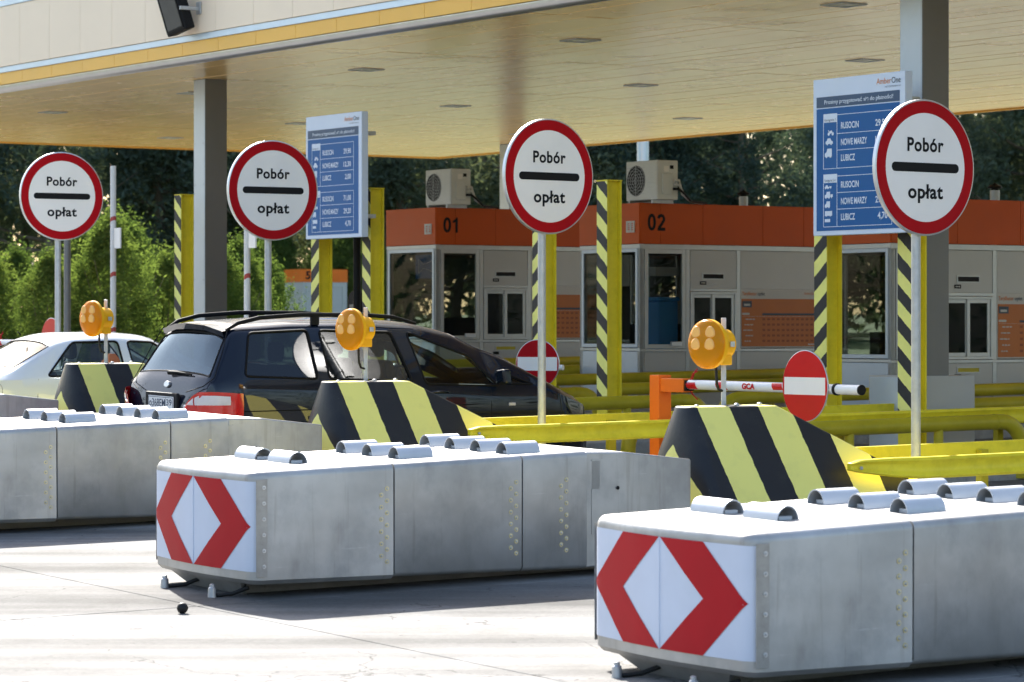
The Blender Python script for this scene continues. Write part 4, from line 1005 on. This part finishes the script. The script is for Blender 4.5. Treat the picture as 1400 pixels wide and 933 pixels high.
def smooth_tab(tab, n=160, k=5):
    xs = np.linspace(tab[0][0], tab[-1][0], n); ys = np.interp(xs, [a for a, _ in tab], [b for _, b in tab])
    ker = np.hanning(k + 2)[1:-1]; ker /= ker.sum(); p = np.pad(ys, k // 2, mode='edge'); ys2 = np.convolve(p, ker, 'valid')
    return list(zip(xs, ys2))
class Car:
    def __init__(s, L, top, belt, wid, roofw, sill=.22):
        s.L = L; s.top = smooth_tab(top, 200, 9); s.belt = smooth_tab(belt); s.wid = smooth_tab(wid, 160, 7); s.roofw = smooth_tab(roofw); s.sill = sill
    def section(s, x, ins=0.):
        zt_ = interp(s.top, x) - ins; zb_ = min(interp(s.belt, x), zt_ - .04); w = interp(s.wid, x) - ins; rw = min(interp(s.roofw, x), w) - ins; lo = s.sill + ins
        gh = max(0, zt_ - zb_)                  # greenhouse height
        k = min(1, gh / .45); rwx = w * .93 + (rw - w * .93) * k
        crown = .028 + .03 * k
        P_ = [(0, lo), (w * .80, lo), (w * .95, lo + .06), (w * .985, lo + .20), (w, lo + (zb_ - lo) * .55), (w * .995, zb_ - .10 if zb_ - .1 > lo + .25 else lo + (zb_ - lo) * .8), (w * .975, zb_)]
        ze = zt_ - crown
        for q in (.25, .5, .75): P_.append((w * .975 + (rwx - w * .975) * (q ** 1.1), zb_ + (ze - .05 * k - zb_) * q))
        P_ += [(rwx, ze - .05 * k), (rwx - .035 * k - .01, ze - .012 * k), (rwx - .10 * k - .03, ze + crown * .35), (rwx * .6, ze + crown * .75), (rwx * .3, zt_ - .003), (0, zt_)]
        return P_
    def solid(s, x0, x1, n, ins=0.):
        xs = [x0 + (x1 - x0) * i / n for i in range(n + 1)]
        vs = []; m_ = None
        for x in xs:
            p = s.section(min(max(x, 0), s.L), ins); full = [(y, z) for y, z in p] + [(-y, z) for y, z in p[-2:0:-1]]; m_ = len(full); vs += [(x, y, z) for y, z in full]
        fs = [(i * m_ + j, (i + 1) * m_ + j, (i + 1) * m_ + (j + 1) % m_, i * m_ + (j + 1) % m_) for i in range(n) for j in range(m_)]
        fs += [tuple(range(m_)), tuple(range(n * m_, (n + 1) * m_))[::-1]]
        return vs, fs
    def side_y(s, x, z):                        # half width of the skin at height z
        p = s.section(x); pts = p[1:12]
        for (y0, z0), (y1, z1) in zip(pts, pts[1:]):
            if z0 <= z <= z1 and z1 > z0: return y0 + (y1 - y0) * (z - z0) / (z1 - z0)
        return pts[-1][0]
    def top_z(s, x, y):
        p = s.section(x)[10:]; y = abs(y)
        for (y0, z0), (y1, z1) in zip(p, p[1:]):
            if y1 <= y <= y0 and y0 > y1: return z0 + (z1 - z0) * (y0 - y) / (y0 - y1)
        return p[0][1]
def mk_obj(vs, fs, name='t'):
    me = bpy.data.meshes.new(name); me.from_pydata(vs, [], fs); bm = bmesh.new(); bm.from_mesh(me); bmesh.ops.recalc_face_normals(bm, faces=bm.faces); bm.to_mesh(me); bm.free()
    o = bpy.data.objects.new(name, me); COL.objects.link(o); return o
def subdiv_poly(pts, n=3):
    out = []
    for a, b in zip(pts, pts[1:] + pts[:1]): out += [(a[0] + (b[0] - a[0]) * i / n, a[1] + (b[1] - a[1]) * i / n) for i in range(n)]
    return out
def rounded(pts, r=.04, n=4):
    out = []
    for i, p in enumerate(pts):
        a = Vector(pts[i - 1]); b = Vector(p); c = Vector(pts[(i + 1) % len(pts)]); d0 = (a - b); d1 = (c - b); q = min(r, d0.length * .4, d1.length * .4)
        p0 = b + d0.normalized() * q; p1 = b + d1.normalized() * q
        for k in range(n + 1): t = k / n; out.append(tuple(p0 * (1 - t) ** 2 + b * 2 * t * (1 - t) + p1 * t * t))
    return out
def fill(mb, pts3, off=None):                   # fill a nearly flat outline with a fan from its middle
    c = sum((Vector(p) for p in pts3), Vector()) / len(pts3); b = len(mb.v); mb.v += [tuple(c)] + [tuple(p) for p in pts3]; n = len(pts3)
    for i in range(n): mb.f.append((b, b + 1 + i, b + 1 + (i + 1) % n)); mb.m.append(0)
def build_body(car, r, mat, side_wins, top_wins, cabin, name='body'):
    vs, fs = car.solid(car.top[0][0], car.L, 120); ob = mk_obj(vs, fs, name)
    cutters = []
    cv, cf = car.solid(cabin[0], cabin[1], 40, .05); c = mk_obj(cv, cf, 'c'); cutters.append(c)
    for poly in side_wins:
        pr = rounded(poly, .05); n = len(pr); c = mk_obj([(x, -1.3, z) for x, z in pr] + [(x, 1.3, z) for x, z in pr], [tuple(range(n)), tuple(range(n, 2 * n))] + [(i, (i + 1) % n, n + (i + 1) % n, n + i) for i in range(n)], 'c'); cutters.append(c)
    for (xa, ya), (xb, yb) in top_wins:         # opening between two stations, cut along z
        pr = rounded([(xa, -ya), (xb, -yb), (xb, yb), (xa, ya)], .06); n = len(pr)
        zc = [(min(car.top_z(x, y), 9)) for x, y in pr]
        c = mk_obj([(x, y, z - .12) for (x, y), z in zip(pr, zc)] + [(x, y, z + .25) for (x, y), z in zip(pr, zc)], [tuple(range(n)), tuple(range(n, 2 * n))] + [(i, (i + 1) % n, n + (i + 1) % n, n + i) for i in range(n)], 'c'); cutters.append(c)
    for c in cutters:
        m = ob.modifiers.new('b', 'BOOLEAN'); m.operation = 'DIFFERENCE'; m.object = c; m.solver = 'EXACT'
    bpy.context.view_layer.update(); dg = bpy.context.evaluated_depsgraph_get(); me = bpy.data.meshes.new_from_object(ob.evaluated_get(dg)); me.name = name
    for c in cutters + [ob]: bpy.data.objects.remove(c)
    me.materials.clear(); me.materials.append(mat); me.polygons.foreach_set('use_smooth', [True] * len(me.polygons)); me.set_sharp_from_angle(angle=math.radians(32))
    o = bpy.data.objects.new(name, me); COL.objects.link(o); o.parent = r; return o
def glass_side(car, body, poly, mat, both=True, nm='side_window'):
    pr = rounded(poly, .05)
    for s in ((-1, 1) if both else (-1,)):
        A_ = np.array([[1, x, z] for x, z in pr]); co = np.linalg.lstsq(A_, np.array([car.side_y(x, z) for x, z in pr]), rcond=None)[0]
        mb = MB(); mb.add([(x, s * (co[0] + co[1] * x + co[2] * z - .008), z) for x, z in pr], [tuple(range(len(pr)))]); w_ = mb.build(nm, mat, body)
        q = MB(); pts = [(x, s * (car.side_y(x, z) - .001), z) for x, z in pr]; q.tube(pts + [pts[0]], .013, 6); q.build('seal', m_trim, w_, smooth=60)
def glass_top(car, body, win, mat, nm):
    (xa, ya), (xb, yb) = win; n = 8; m_ = 8; mb = MB()
    for i in range(n + 1):
        x = xa + (xb - xa) * i / n; y = ya + (yb - ya) * i / n
        for j in range(m_ + 1): yy = -y + 2 * y * j / m_; mb.v.append((x, yy, car.top_z(x, yy) - .004))
    for i in range(n):
        for j in range(m_): k = i * (m_ + 1) + j; mb.f.append((k, k + 1, k + m_ + 2, k + m_ + 1)); mb.m.append(0)
    w_ = mb.build(nm, mat, body, smooth=60); k = m_ + 1
    idx = list(range(0, k)) + [i * k + m_ for i in range(1, n + 1)] + [n * k + j for j in range(m_ - 1, -1, -1)] + [i * k for i in range(n - 1, -1, -1)]
    q = MB(); q.tube([mb.v[i] for i in idx], .011, 6); q.build('seal', m_trim, w_, smooth=60)
    return w_
def wheels(car, r, xs, w, rad=.32):
    for x in xs:
        for s in (-1, 1):
            wh = bpy.data.objects.new('wheel', None); COL.objects.link(wh); wh.parent = r; wh.location = (x, s * (w - .1), rad)
            f = Fr((0, 0, 0), (s * -1 if s > 0 else 1, 0, 0), (0, 0, 1))
            MB().lathe(f, [(rad - .11, -.1), (rad - .02, -.1), (rad, -.07), (rad, .07), (rad - .02, .1), (rad - .11, .1)], 32).build('tyre', m_tyre, wh, smooth=40)
            q = MB(); q.lathe(f, [(rad - .11, .02), (rad - .115, .09), (.09, .06), (.03, .085)], 32); q.build('rim', m_rim, wh, smooth=30)
def seats(r, rows, mat=m_int):
    for x, ys, zb_ in rows:
        for y in ys:
            q = MB(); q.box(x + .05, x + .55, y - .24, y + .24, .3, zb_ - .42); q.add([(x, y - .24, zb_ - .45), (x + .14, y - .24, zb_ - .45), (x + .02, y - .2, zb_ + .12), (x - .1, y - .2, zb_ + .12), (x, y + .24, zb_ - .45), (x + .14, y + .24, zb_ - .45), (x + .02, y + .2, zb_ + .12), (x - .1, y + .2, zb_ + .12)],
                  [(0, 1, 2, 3), (7, 6, 5, 4), (0, 4, 5, 1), (1, 5, 6, 2), (2, 6, 7, 3), (3, 7, 4, 0)])
            q.box(x - .12, x - .03, y - .12, y + .12, zb_ + .15, zb_ + .34); q.build('seat', mat, r, bevel=.04)

# --- black people carrier in the lane beyond the striped noses; x runs to the front, near side is -y
van = root('people_carrier', 'black people carrier with roof rails seen from behind, queuing in the middle lane', 'car', 13.38, 26.44, 0, True)
vc = Car(4.74, [(.12, .58), (.135, .98), (.19, 1.075), (.25, 1.13), (.50, 1.60), (.58, 1.635), (1.2, 1.665), (2.0, 1.66), (2.6, 1.62), (3.05, 1.53), (3.55, 1.31), (3.95, 1.08), (4.2, .965), (4.5, .85), (4.66, .74), (4.74, .5)],
         [(.12, .93), (.2, 1.06), (.5, 1.085), (2.2, 1.015), (3.3, .955), (4.0, .93), (4.74, .7)],
         [(.12, .76), (.26, .84), (.48, .905), (1.2, .93), (3.4, .93), (4.2, .86), (4.6, .68), (4.74, .5)], [(.12, .62), (.5, .675), (2.6, .66), (3.3, .62), (4.0, .75), (4.74, .5)])
sw = [[(.56, 1.13), (1.34, 1.09), (1.34, 1.555), (.70, 1.535)], [(1.47, 1.085), (2.40, 1.045), (2.28, 1.52), (1.47, 1.55)],
      [(2.55, 1.01), (3.40, .975), (3.16, 1.27), (2.46, 1.52)], [(3.48, .995), (3.86, .975), (3.46, 1.12)]]
tw = [((.262, .72), (.475, .61)), ((3.12, .53), (3.90, .66))]
vb = build_body(vc, van, m_cblk, sw, tw, (.36, 4.0))
for i, p in enumerate(sw): glass_side(vc, vb, p, m_tint if i == 0 else m_cglass if i > 1 else glass_mat('rear_door_glass', (.3, .36, .36), 1.2))
m_rearg = glass_mat('sky_tinted_rear_glass', (.14, .24, .32), 1.3, .01, (.72, .88, 1))  # blue of the mirrored sky is put into the glass colour
glass_top(vc, vb, tw[0], m_rearg, 'rear_window'); glass_top(vc, vb, tw[1], m_cglass, 'windscreen')
for s in (-1, 1):                                # roof rails
    pts = [(.50, s * .60, 1.56), (.62, s * .61, 1.625), (.85, s * .615, 1.675), (1.3, s * .615, 1.70), (2.0, s * .612, 1.69), (2.35, s * .605, 1.665), (2.62, s * .595, 1.60)]
    q = MB(); q.tube(pts, [.012, .02, .022, .022, .022, .02, .012], 10); q.box(1.42, 1.50, s * .615 - .02, s * .615 + .02, 1.60, 1.69); q.build('roof_rail', m_trim, van, smooth=60)
q = MB(); q.tube([(.16, -.66, 1.60), (.30, -.67, 1.612), (.45, -.665, 1.62)], .01, 6); 
q = MB()                                          # spoiler lip over the rear window
lip = [(x, y) for x, y in [(.45, -.61), (.42, -.3), (.41, 0), (.42, .3), (.45, .61)]]
for x, y in lip: q.v += [(x, y, vc.top_z(.53, y) + .012), (x + .14, y, vc.top_z(x + .14, y) + .004), (x + .02, y, vc.top_z(.50, y) - .012)]
for i in range(4):
    a = 3 * i; q.f += [(a, a + 3, a + 4, a + 1), (a, a + 2, a + 5, a + 3)]; q.m += [0, 0]
q.build('spoiler', m_cblk, van, smooth=60)
f = Fr((0, 0, 0), (0, -1, 0), (0, 0, 1))
def rear_x(z):                                   # rear skin position at height z
    for i in range(60):
        x = .12 + i * .006
        if interp(vc.top, x) >= z: return x
    return .3
q = MB(); q.prism(Fr((rear_x(1.05) - .012, 0, 1.035), (0, -1, 0), (.25, 0, 1)), [(.052 * math.cos(a), .030 * math.sin(a)) for a in [2 * math.pi * i / 20 for i in range(20)]], -.02, .012); q.build('oval_badge', m_alu, van, bevel=.004)
q = MB(); q.rect(Fr((.12, .0, .86), (0, -1, 0), (0, 0, 1)), -.33, .33, -.09, .10, -.03, .004); q.build('plate_recess', m_dark, van, bevel=.01)
q = MB(); q.rect(Fr((.114, -.01, .86), (0, -1, 0), (0, 0, 1)), -.26, .26, -.06, .065, 0, .006); pt = q.build('number_plate', m_plate, van, bevel=.002)
fp = Fr((.1075, -.01, .86), (0, -1, 0), (0, 0, 1)); q = MB(); q.text(fp, 'o368EM', -.235, -.035, .075, .33, 'L', .001, .01); q.text(fp, '39', .12, -.02, .06, .11, 'L', .001, .008); q.frame(fp, -.252, .252, -.052, .057, .005, 0, .001); q.rect(fp, .105, .109, -.052, .057, 0, .001); q.build('plate_text', m_pltx, pt)
MB().tube([(rear_x(1.12) - .02, .02, 1.145), (rear_x(1.13) - .015, -.15, 1.15), (rear_x(1.13) - .012, -.42, 1.14)], [.022, .014, .008], 8).build('rear_wiper', m_trim, van, smooth=60)
for s in (-1, 1):                                # tail lamps, wrapped round the corner
    def lamp_pt(tt, z, off):                     # tt 0..1 from the inner rear edge to the side
        a = tt * math.pi / 2; R = .17
        if tt <= .45: y = .54 + (.74 - .54) * tt / .45; x = -.004 + .03 * (tt / .45) ** 2
        else:
            q_ = (tt - .45) / .55; x = .026 + .36 * (q_ ** 1.3); y = .74 + (vc.side_y(x + .12, max(.80, min(z, .95))) - .74) * min(1, q_ * 2.2)
        return (x + .12 - off * 1.6 * (1 - tt), s * (y + off * tt), z)
    def patch(nm, t0, t1, z0f, z1f, mat, off):
        mb = MB(); n = 14
        for i in range(n + 1):
            t_ = t0 + (t1 - t0) * i / n
            for e in (0, .5, 1): mb.v.append(lamp_pt(t_, z0f(t_) + (z1f(t_) - z0f(t_)) * e, off + (.006 if e == .5 else 0)))
        for i in range(n):
            for e in range(2): a = i * 3 + e; mb.f.append((a, a + 3, a + 4, a + 1) if s > 0 else (a, a + 1, a + 4, a + 3)); mb.m.append(0)
        return mb.build(nm, mat, van, smooth=60)
    arch = lambda t_: .80 + .19 * math.sin(min(1, t_ / .55) * math.pi / 2) - .06 * max(0, t_ - .7)
    tl = patch('tail_lamp', 0, 1, lambda t_: .76, arch, m_tail, .036)
    w_ = patch('clear_lens', .10, .36, lambda t_: .865, lambda t_: arch(t_) - .03, m_tailw, .044); w_.parent = tl
    w_ = patch('clear_lens', .39, .86, lambda t_: .865, lambda t_: arch(t_) - .035, m_tailw, .044); w_.parent = tl
q = MB(); q.prism(Fr((.12, 0, 0), (0, -1, 0), (0, 0, 1)), rounded([(-.86, .30), (.86, .30), (.88, .62), (.80, .70), (-.80, .70), (-.88, .62)], .1), -.30, .05); q.build('bumper', m_cblk, van, bevel=.04, smooth=40)
q = MB()                                         # hatch shut line
for s in (-1, 1): q.tube([(.49, s * .655, 1.58), (.39, s * .74, 1.37), (.27, s * .80, 1.12), (.18, s * .74, 1.04), (.125, s * .50, .98)], .005, 6)
q.build('hatch_gap', m_trim, van)
q = MB()
for s in (-1, 1):
    for x, x2 in ((1.405, 1.36), (2.44, 2.36), (3.30, 3.20)): q.tube([(x, s * (vc.side_y(x, z) + .0005), z) for z in (.45, .6, .8, .95)] , .004, 6)
    q.tube([(x, s * (vc.side_y(x, .82) + .002), .80) for x in (.5, 1.2, 2, 3, 3.9)], .006, 6)
q.build('door_gaps', m_trim, van)
for s in (-1, 1):
    q = MB(); q.add([(3.33, s * .95, .99), (3.45, s * .97, .98), (3.45, s * 1.10, .99), (3.35, s * 1.11, 1.0), (3.31, s * .95, 1.13), (3.42, s * .96, 1.13), (3.42, s * 1.09, 1.15), (3.32, s * 1.10, 1.15)], [(0, 1, 2, 3), (7, 6, 5, 4), (0, 4, 5, 1), (1, 5, 6, 2), (2, 6, 7, 3), (3, 7, 4, 0)]); q.box(3.35, 3.43, min(s * .9, s * .97), max(s * .9, s * .97), 1.0, 1.05); q.build('door_mirror', m_cblk, van, bevel=.03)
    MB().rect(Fr((3.55, s * (vc.side_y(3.55, .80)), .79), (1 if s < 0 else -1, 0, 0), (0, 0, 1)), -.04, .04, -.015, .015, 0, .008).build('side_repeater', m_tailw, van, bevel=.004)
    for x in (1.62, 2.6): MB().tube([(x, s * (vc.side_y(x, .93) + .004), .93), (x + .05, s * (vc.side_y(x, .93) + .03), .935), (x + .16, s * (vc.side_y(x, .93) + .03), .935), (x + .2, s * (vc.side_y(x, .93) + .004), .93)], .013, 8).build('door_handle', m_cblk, van, smooth=60)
MB().box(3.3, 4.0, -.68, .68, .55, .90).build('dashboard', m_dash, van, bevel=.05)
q = MB(); q.ring(Fr((3.12, .38, .98), (0, 1, 0), (-.4, 0, .9)), .165, .19, -.012, .012, 28); q.build('steering_wheel', m_int, van)
MB().rect(Fr((3.30, 0, 1.40), (0, -1, 0), (0, 0, 1)), -.11, .11, -.035, .035, -.02, 0).build('interior_mirror', m_int, van, bevel=.01)
seats(van, [(2.35, (-.4, .4), 1.12), (1.45, (-.5, 0, .5), 1.08)])
wheels(vc, van, (.86, 3.68), .90)
MB().tube([(3.95, -.5, 1.10), (3.90, -.1, 1.14), (3.86, .3, 1.16)], .01, 6).build('front_wiper', m_trim, van)

# --- white saloon in the next lane
sal = root('white_saloon', 'white saloon car behind the black van, cut by the left frame edge', 'car', 12.70, 32.05, 0, True)
sc_ = Car(4.74, [(0, .52), (.02, .84), (.12, .93), (1.3, .985), (1.46, 1.02), (2.02, 1.335), (2.25, 1.385), (2.8, 1.40), (3.25, 1.36), (3.92, 1.0), (4.05, .965), (4.55, .85), (4.70, .66), (4.74, .5)],
          [(0, .80), (.3, .90), (1.5, .895), (3.0, .885), (4.0, .87), (4.74, .6)], [(0, .74), (.15, .82), (.6, .87), (3.6, .87), (4.4, .80), (4.74, .66)], [(0, .62), (1.2, .62), (2.0, .61), (3.0, .61), (4.0, .7), (4.74, .5)])
sw2 = [[(1.84, .925), (2.80, .915), (2.80, 1.295), (2.24, 1.29)], [(2.92, .915), (3.66, .91), (3.24, 1.28), (2.92, 1.295)]]
tw2 = [((1.49, .66), (1.97, .56)), ((3.30, .53), (3.88, .65))]
sb = build_body(sc_, sal, m_cwht, sw2, tw2, (1.35, 3.95))
for p in sw2: glass_side(sc_, sb, p, m_cglass)
glass_top(sc_, sb, tw2[0], glass_mat('saloon_rear_glass', (.20, .32, .33), .7), 'rear_window'); glass_top(sc_, sb, tw2[1], m_cglass, 'windscreen')
for s in (-1, 1):
    for x in (2.02, 2.95): MB().tube([(x, s * (sc_.side_y(x, .78) + .002), .775), (x + .03, s * (sc_.side_y(x, .78) + .03), .78), (x + .18, s * (sc_.side_y(x, .78) + .03), .78), (x + .21, s * (sc_.side_y(x, .78) + .002), .775)], .014, 8).build('door_handle', m_trim, sal, smooth=60)
    MB().box(-.01, .06, min(s * .42, s * .76), max(s * .42, s * .76), .60, .78).build('tail_lamp', m_tail, sal, bevel=.01)
q = MB()
for s in (-1, 1):
    q.tube([(x, s * (sc_.side_y(x, z) + .0005), z) for x, z in ((1.72, .5), (1.70, .70), (1.72, .90))], .004, 6); q.tube([(x, s * (sc_.side_y(x, z) + .0005), z) for x, z in ((2.68, .4), (2.68, .6), (2.68, .90))], .004, 6)
    p = rounded([(1.05, .70), (1.28, .70), (1.28, .86), (1.05, .86)], .06); q.tube([(x, s * (sc_.side_y(x, z) + .0005), z) for x, z in p + p[:1]], .003, 5)
q.build('body_gaps', m_col, sal)
MB().tube([(1.9, 0, 1.36), (1.86, 0, 1.40)], .008, 6).build('aerial', m_trim, sal)
seats(sal, [(2.75, (-.36, .36), .92), (2.05, (-.4, .4), .85)]); wheels(sc_, sal, (.85, 3.65), .86, .31); MB().box(3.2, 3.8, -.62, .62, .5, .85).build('dashboard', m_int, sal, bevel=.04)

# ------------------------------------------------------------------ vegetation
def crown_mesh(name, seed, H, R, n, leaf, mat, shape, clump=40, base=.15, cr=.17, zs=.75):
    rng = np.random.default_rng(seed); nc = n // clump
    t = rng.uniform(base, 1, nc); ang = rng.uniform(0, 2 * np.pi, nc)
    rad = np.array([shape(q) for q in t]) * R * np.sqrt(rng.uniform(.12, 1, nc)) * rng.uniform(.75, 1.18, nc)
    cx, cy, cz = rad * np.cos(ang), rad * np.sin(ang), t * H
    cs = rng.uniform(.4, 1.3, nc) * R * cr
    i = np.repeat(np.arange(nc), clump); m_ = len(i)
    pos = np.stack([cx[i], cy[i], cz[i]], 1) + rng.normal(0, 1, (m_, 3)) * cs[i][:, None] * np.array([1, 1, zs])
    d = rng.normal(0, 1, (m_, 3)); d[:, 2] = d[:, 2] * .7 + .3; d /= np.linalg.norm(d, axis=1)[:, None]
    e = np.cross(d, rng.normal(0, 1, (m_, 3))); e /= np.linalg.norm(e, axis=1)[:, None]
    l = leaf[0] * rng.uniform(.6, 1.3, m_)[:, None]; w_ = leaf[1] * rng.uniform(.7, 1.3, m_)[:, None]
    v = np.stack([pos - d * l, pos + e * w_, pos + d * l, pos - e * w_], 1).reshape(-1, 3)
    me = bpy.data.meshes.new(name); me.vertices.add(len(v)); me.vertices.foreach_set('co', v.ravel()); me.loops.add(4 * m_); me.loops.foreach_set('vertex_index', np.arange(4 * m_, dtype=np.int32))
    me.polygons.add(m_); me.polygons.foreach_set('loop_start', np.arange(0, 4 * m_, 4, dtype=np.int32)); me.update(calc_edges=True); me.materials.append(mat); return me
def trunk_mesh(name, seed, H, r0, limbs, spread, up=.5, lo=.25):
    rng = random.Random(seed); mb = MB(); pts = []; x = y = 0
    for i in range(7): pts.append((x, y, H * i / 6)); x += rng.uniform(-.02, .02) * H; y += rng.uniform(-.02, .02) * H
    mb.tube(pts, [r0 * (1 - i / 6.6) + .01 for i in range(7)], 8)
    for k in range(limbs):
        t_ = lo + (.95 - lo) * k / limbs; a = rng.uniform(0, 6.28); i = min(5, int(t_ * 6)); b0 = Vector(pts[i]).lerp(Vector(pts[i + 1]), t_ * 6 - i); L = spread * (1.15 - t_) * rng.uniform(.7, 1.2)
        q = [b0 + Vector((math.cos(a) * L * s, math.sin(a) * L * s, up * L * s * s + .1 * L * s)) for s in (0, .35, .7, 1)]; rr = r0 * (1 - t_) * .45 + .012
        mb.tube(q, [rr, rr * .7, rr * .45, .008], 6)
    return mb.mesh(name, m_bark, 60)
def place(kind, X, Y, s, rot, trunk, crown, lab, group, cat='tree'):
    r = bpy.data.objects.new(kind, None); COL.objects.link(r); r.location = (X, Y, gz(Y) - .08); r.rotation_euler = (0, 0, rot); r.scale = (s, s, s)
    tag(r, lab, cat, group)
    for nm, me in (('trunk', trunk), ('crown', crown)):
        o = bpy.data.objects.new(nm, me); COL.objects.link(o); o.parent = r
egg = lambda q: max(.08, (math.sin(math.pi * min(1, q ** .75)) ** .7))
cone = lambda q: max(.05, 1.02 - q) ** .8
dome = lambda q: max(.1, math.sin(math.pi * (.18 + .80 * q)) ** .6)
wl = [crown_mesh('willow_crown', 10 + i, 4.6, 1.7, 19000, (.095, .024), m_leaf, egg, 34, .03, .085, 2.3) for i in range(3)]
wt_ = [trunk_mesh('willow_trunk', i, 3.8, .06, 16, 1.6, 1.2, .05) for i in range(2)]
sh = [(-25, 74, .64), (22, 78, .60), (66, 72, .57), (112, 76, .66), (150, 73, .72), (172, 82, .76), (228, 76, .58), (262, 84, .64), (326, 80, .63), (352, 86, .64), (378, 130, .98), (446, 131, .9), (474, 132, .98), (512, 130, .85), (298, 78, .6)]
order = ['at the far left frame edge', 'left of the leftmost round sign', 'just behind the leftmost round sign', 'right of the leftmost round sign', 'left of the raised barrier arm', 'tallest, behind the raised barrier arm', 'left of the leftmost striped post', 'right of the leftmost striped post', 'behind the second round sign', 'below the second round sign', 'left of the distant booth', 'between the striped posts of the left price board', 'behind the left price board mast', 'at the left wall of booth 01', 'behind the left canopy column']
rng = random.Random(4)
for i, ((px, Y, s), d) in enumerate(zip(sh, order)):
    place('willow_shrub', (px - 700) / 4203 * Y, Y, s * rng.uniform(.96, 1.04), rng.uniform(0, 6.3), wt_[i % 2], wl[i % 3], 'bright green willow shrub ' + d, 'willow shrubs beyond the plaza', 'shrub')
pc = [crown_mesh('pine_crown', 40 + i, 20, 4.2, 38000, (.17, .042), m_pine if i % 2 else m_pine2, dome if i % 2 else cone, 240, .12 if i < 2 else .25, .15) for i in range(4)]
pt_ = [trunk_mesh('pine_trunk', 7 + i, 19, .26, 34, 4.6, .25, .1) for i in range(2)]
ORD = 'first second third fourth fifth sixth seventh eighth ninth tenth eleventh twelfth thirteenth fourteenth fifteenth sixteenth seventeenth eighteenth'.split()
rng = random.Random(11); cnt = 0
for row, (Y, step) in enumerate(((137, 5.6), (147, 5.4), (157, 5.4))):
    x = -31 + row * 1.7; idx = 0
    while x < 32:
        Yj = Y + rng.uniform(-3.5, 3.5); s = rng.uniform(.85, 1.2) * (1.0, .80, .72)[row]
        place('forest_tree', x + rng.uniform(-1.2, 1.2), Yj, s, rng.uniform(0, 6.3), pt_[cnt % 2], pc[rng.randrange(4)], '%s tree from the left in the %s row of the dark wood behind the plaza' % (ORD[idx], ('front', 'middle', 'rear')[row]), 'wood behind the plaza, %s row' % ('front', 'middle', 'rear')[row]); cnt += 1; idx += 1
        x += step * rng.uniform(.85, 1.15)
# the rest of the wood, one mass, joined with an added unseen ring
fm = crown_mesh('forest', 99, 22, 1, 40, (.3, .1), m_pine, dome)
bpy.data.meshes.remove(fm)
g = np.random.default_rng(5); n = 90000
pos = np.stack([g.uniform(-75, 75, n), g.uniform(166, 186, n), 0 * np.arange(n)], 1)
pos[:, 2] = g.uniform(0, 1, n) ** .8 * (18 + 3 * np.sin(pos[:, 0] * .55) + 2.5 * np.sin(pos[:, 0] * 1.37 + 1)) + 2
d = g.normal(0, 1, (n, 3)); d /= np.linalg.norm(d, axis=1)[:, None]; e = np.cross(d, g.normal(0, 1, (n, 3))); e /= np.linalg.norm(e, axis=1)[:, None]
l = g.uniform(.25, .6, n)[:, None]; v = np.stack([pos - d * l, pos + e * l * .35, pos + d * l, pos - e * l * .35], 1).reshape(-1, 3)
def unseen_ring_wood():  # tree belt out of view, added to block the bright low sky
    g = np.random.default_rng(8); n = 80000; a = g.uniform(0, 1, n) * 2 * np.pi
    keep = np.abs((a - np.pi / 2 + np.pi) % (2 * np.pi) - np.pi) > math.radians(26); a = a[keep]; n = len(a)
    rr = g.uniform(80, 98, n); x = rr * np.cos(a); y = 20 + rr * np.sin(a); z = g.uniform(0, 1, n) ** .85 * (17 + 3 * np.sin(a * 37) + 2 * np.sin(a * 83)) + .02 * y
    return np.stack([x, y, z], 1)
p2 = unseen_ring_wood(); n2 = len(p2); d = g.normal(0, 1, (n2, 3)); d /= np.linalg.norm(d, axis=1)[:, None]; e = np.cross(d, g.normal(0, 1, (n2, 3))); e /= np.linalg.norm(e, axis=1)[:, None]
l = g.uniform(.22, .5, n2)[:, None]; v = np.concatenate([v, np.stack([p2 - d * l, p2 + e * l * .4, p2 + d * l, p2 - e * l * .4], 1).reshape(-1, 3)]); n += n2
me = bpy.data.meshes.new('forest'); me.from_pydata(v.tolist(), [], [(4 * i, 4 * i + 1, 4 * i + 2, 4 * i + 3) for i in range(n)]); me.materials.append(m_pine)
o = bpy.data.objects.new('forest', me); COL.objects.link(o); tag(o, 'dark mass of the deeper wood behind the plaza, plus an added unseen tree ring', 'forest', kind='stuff')
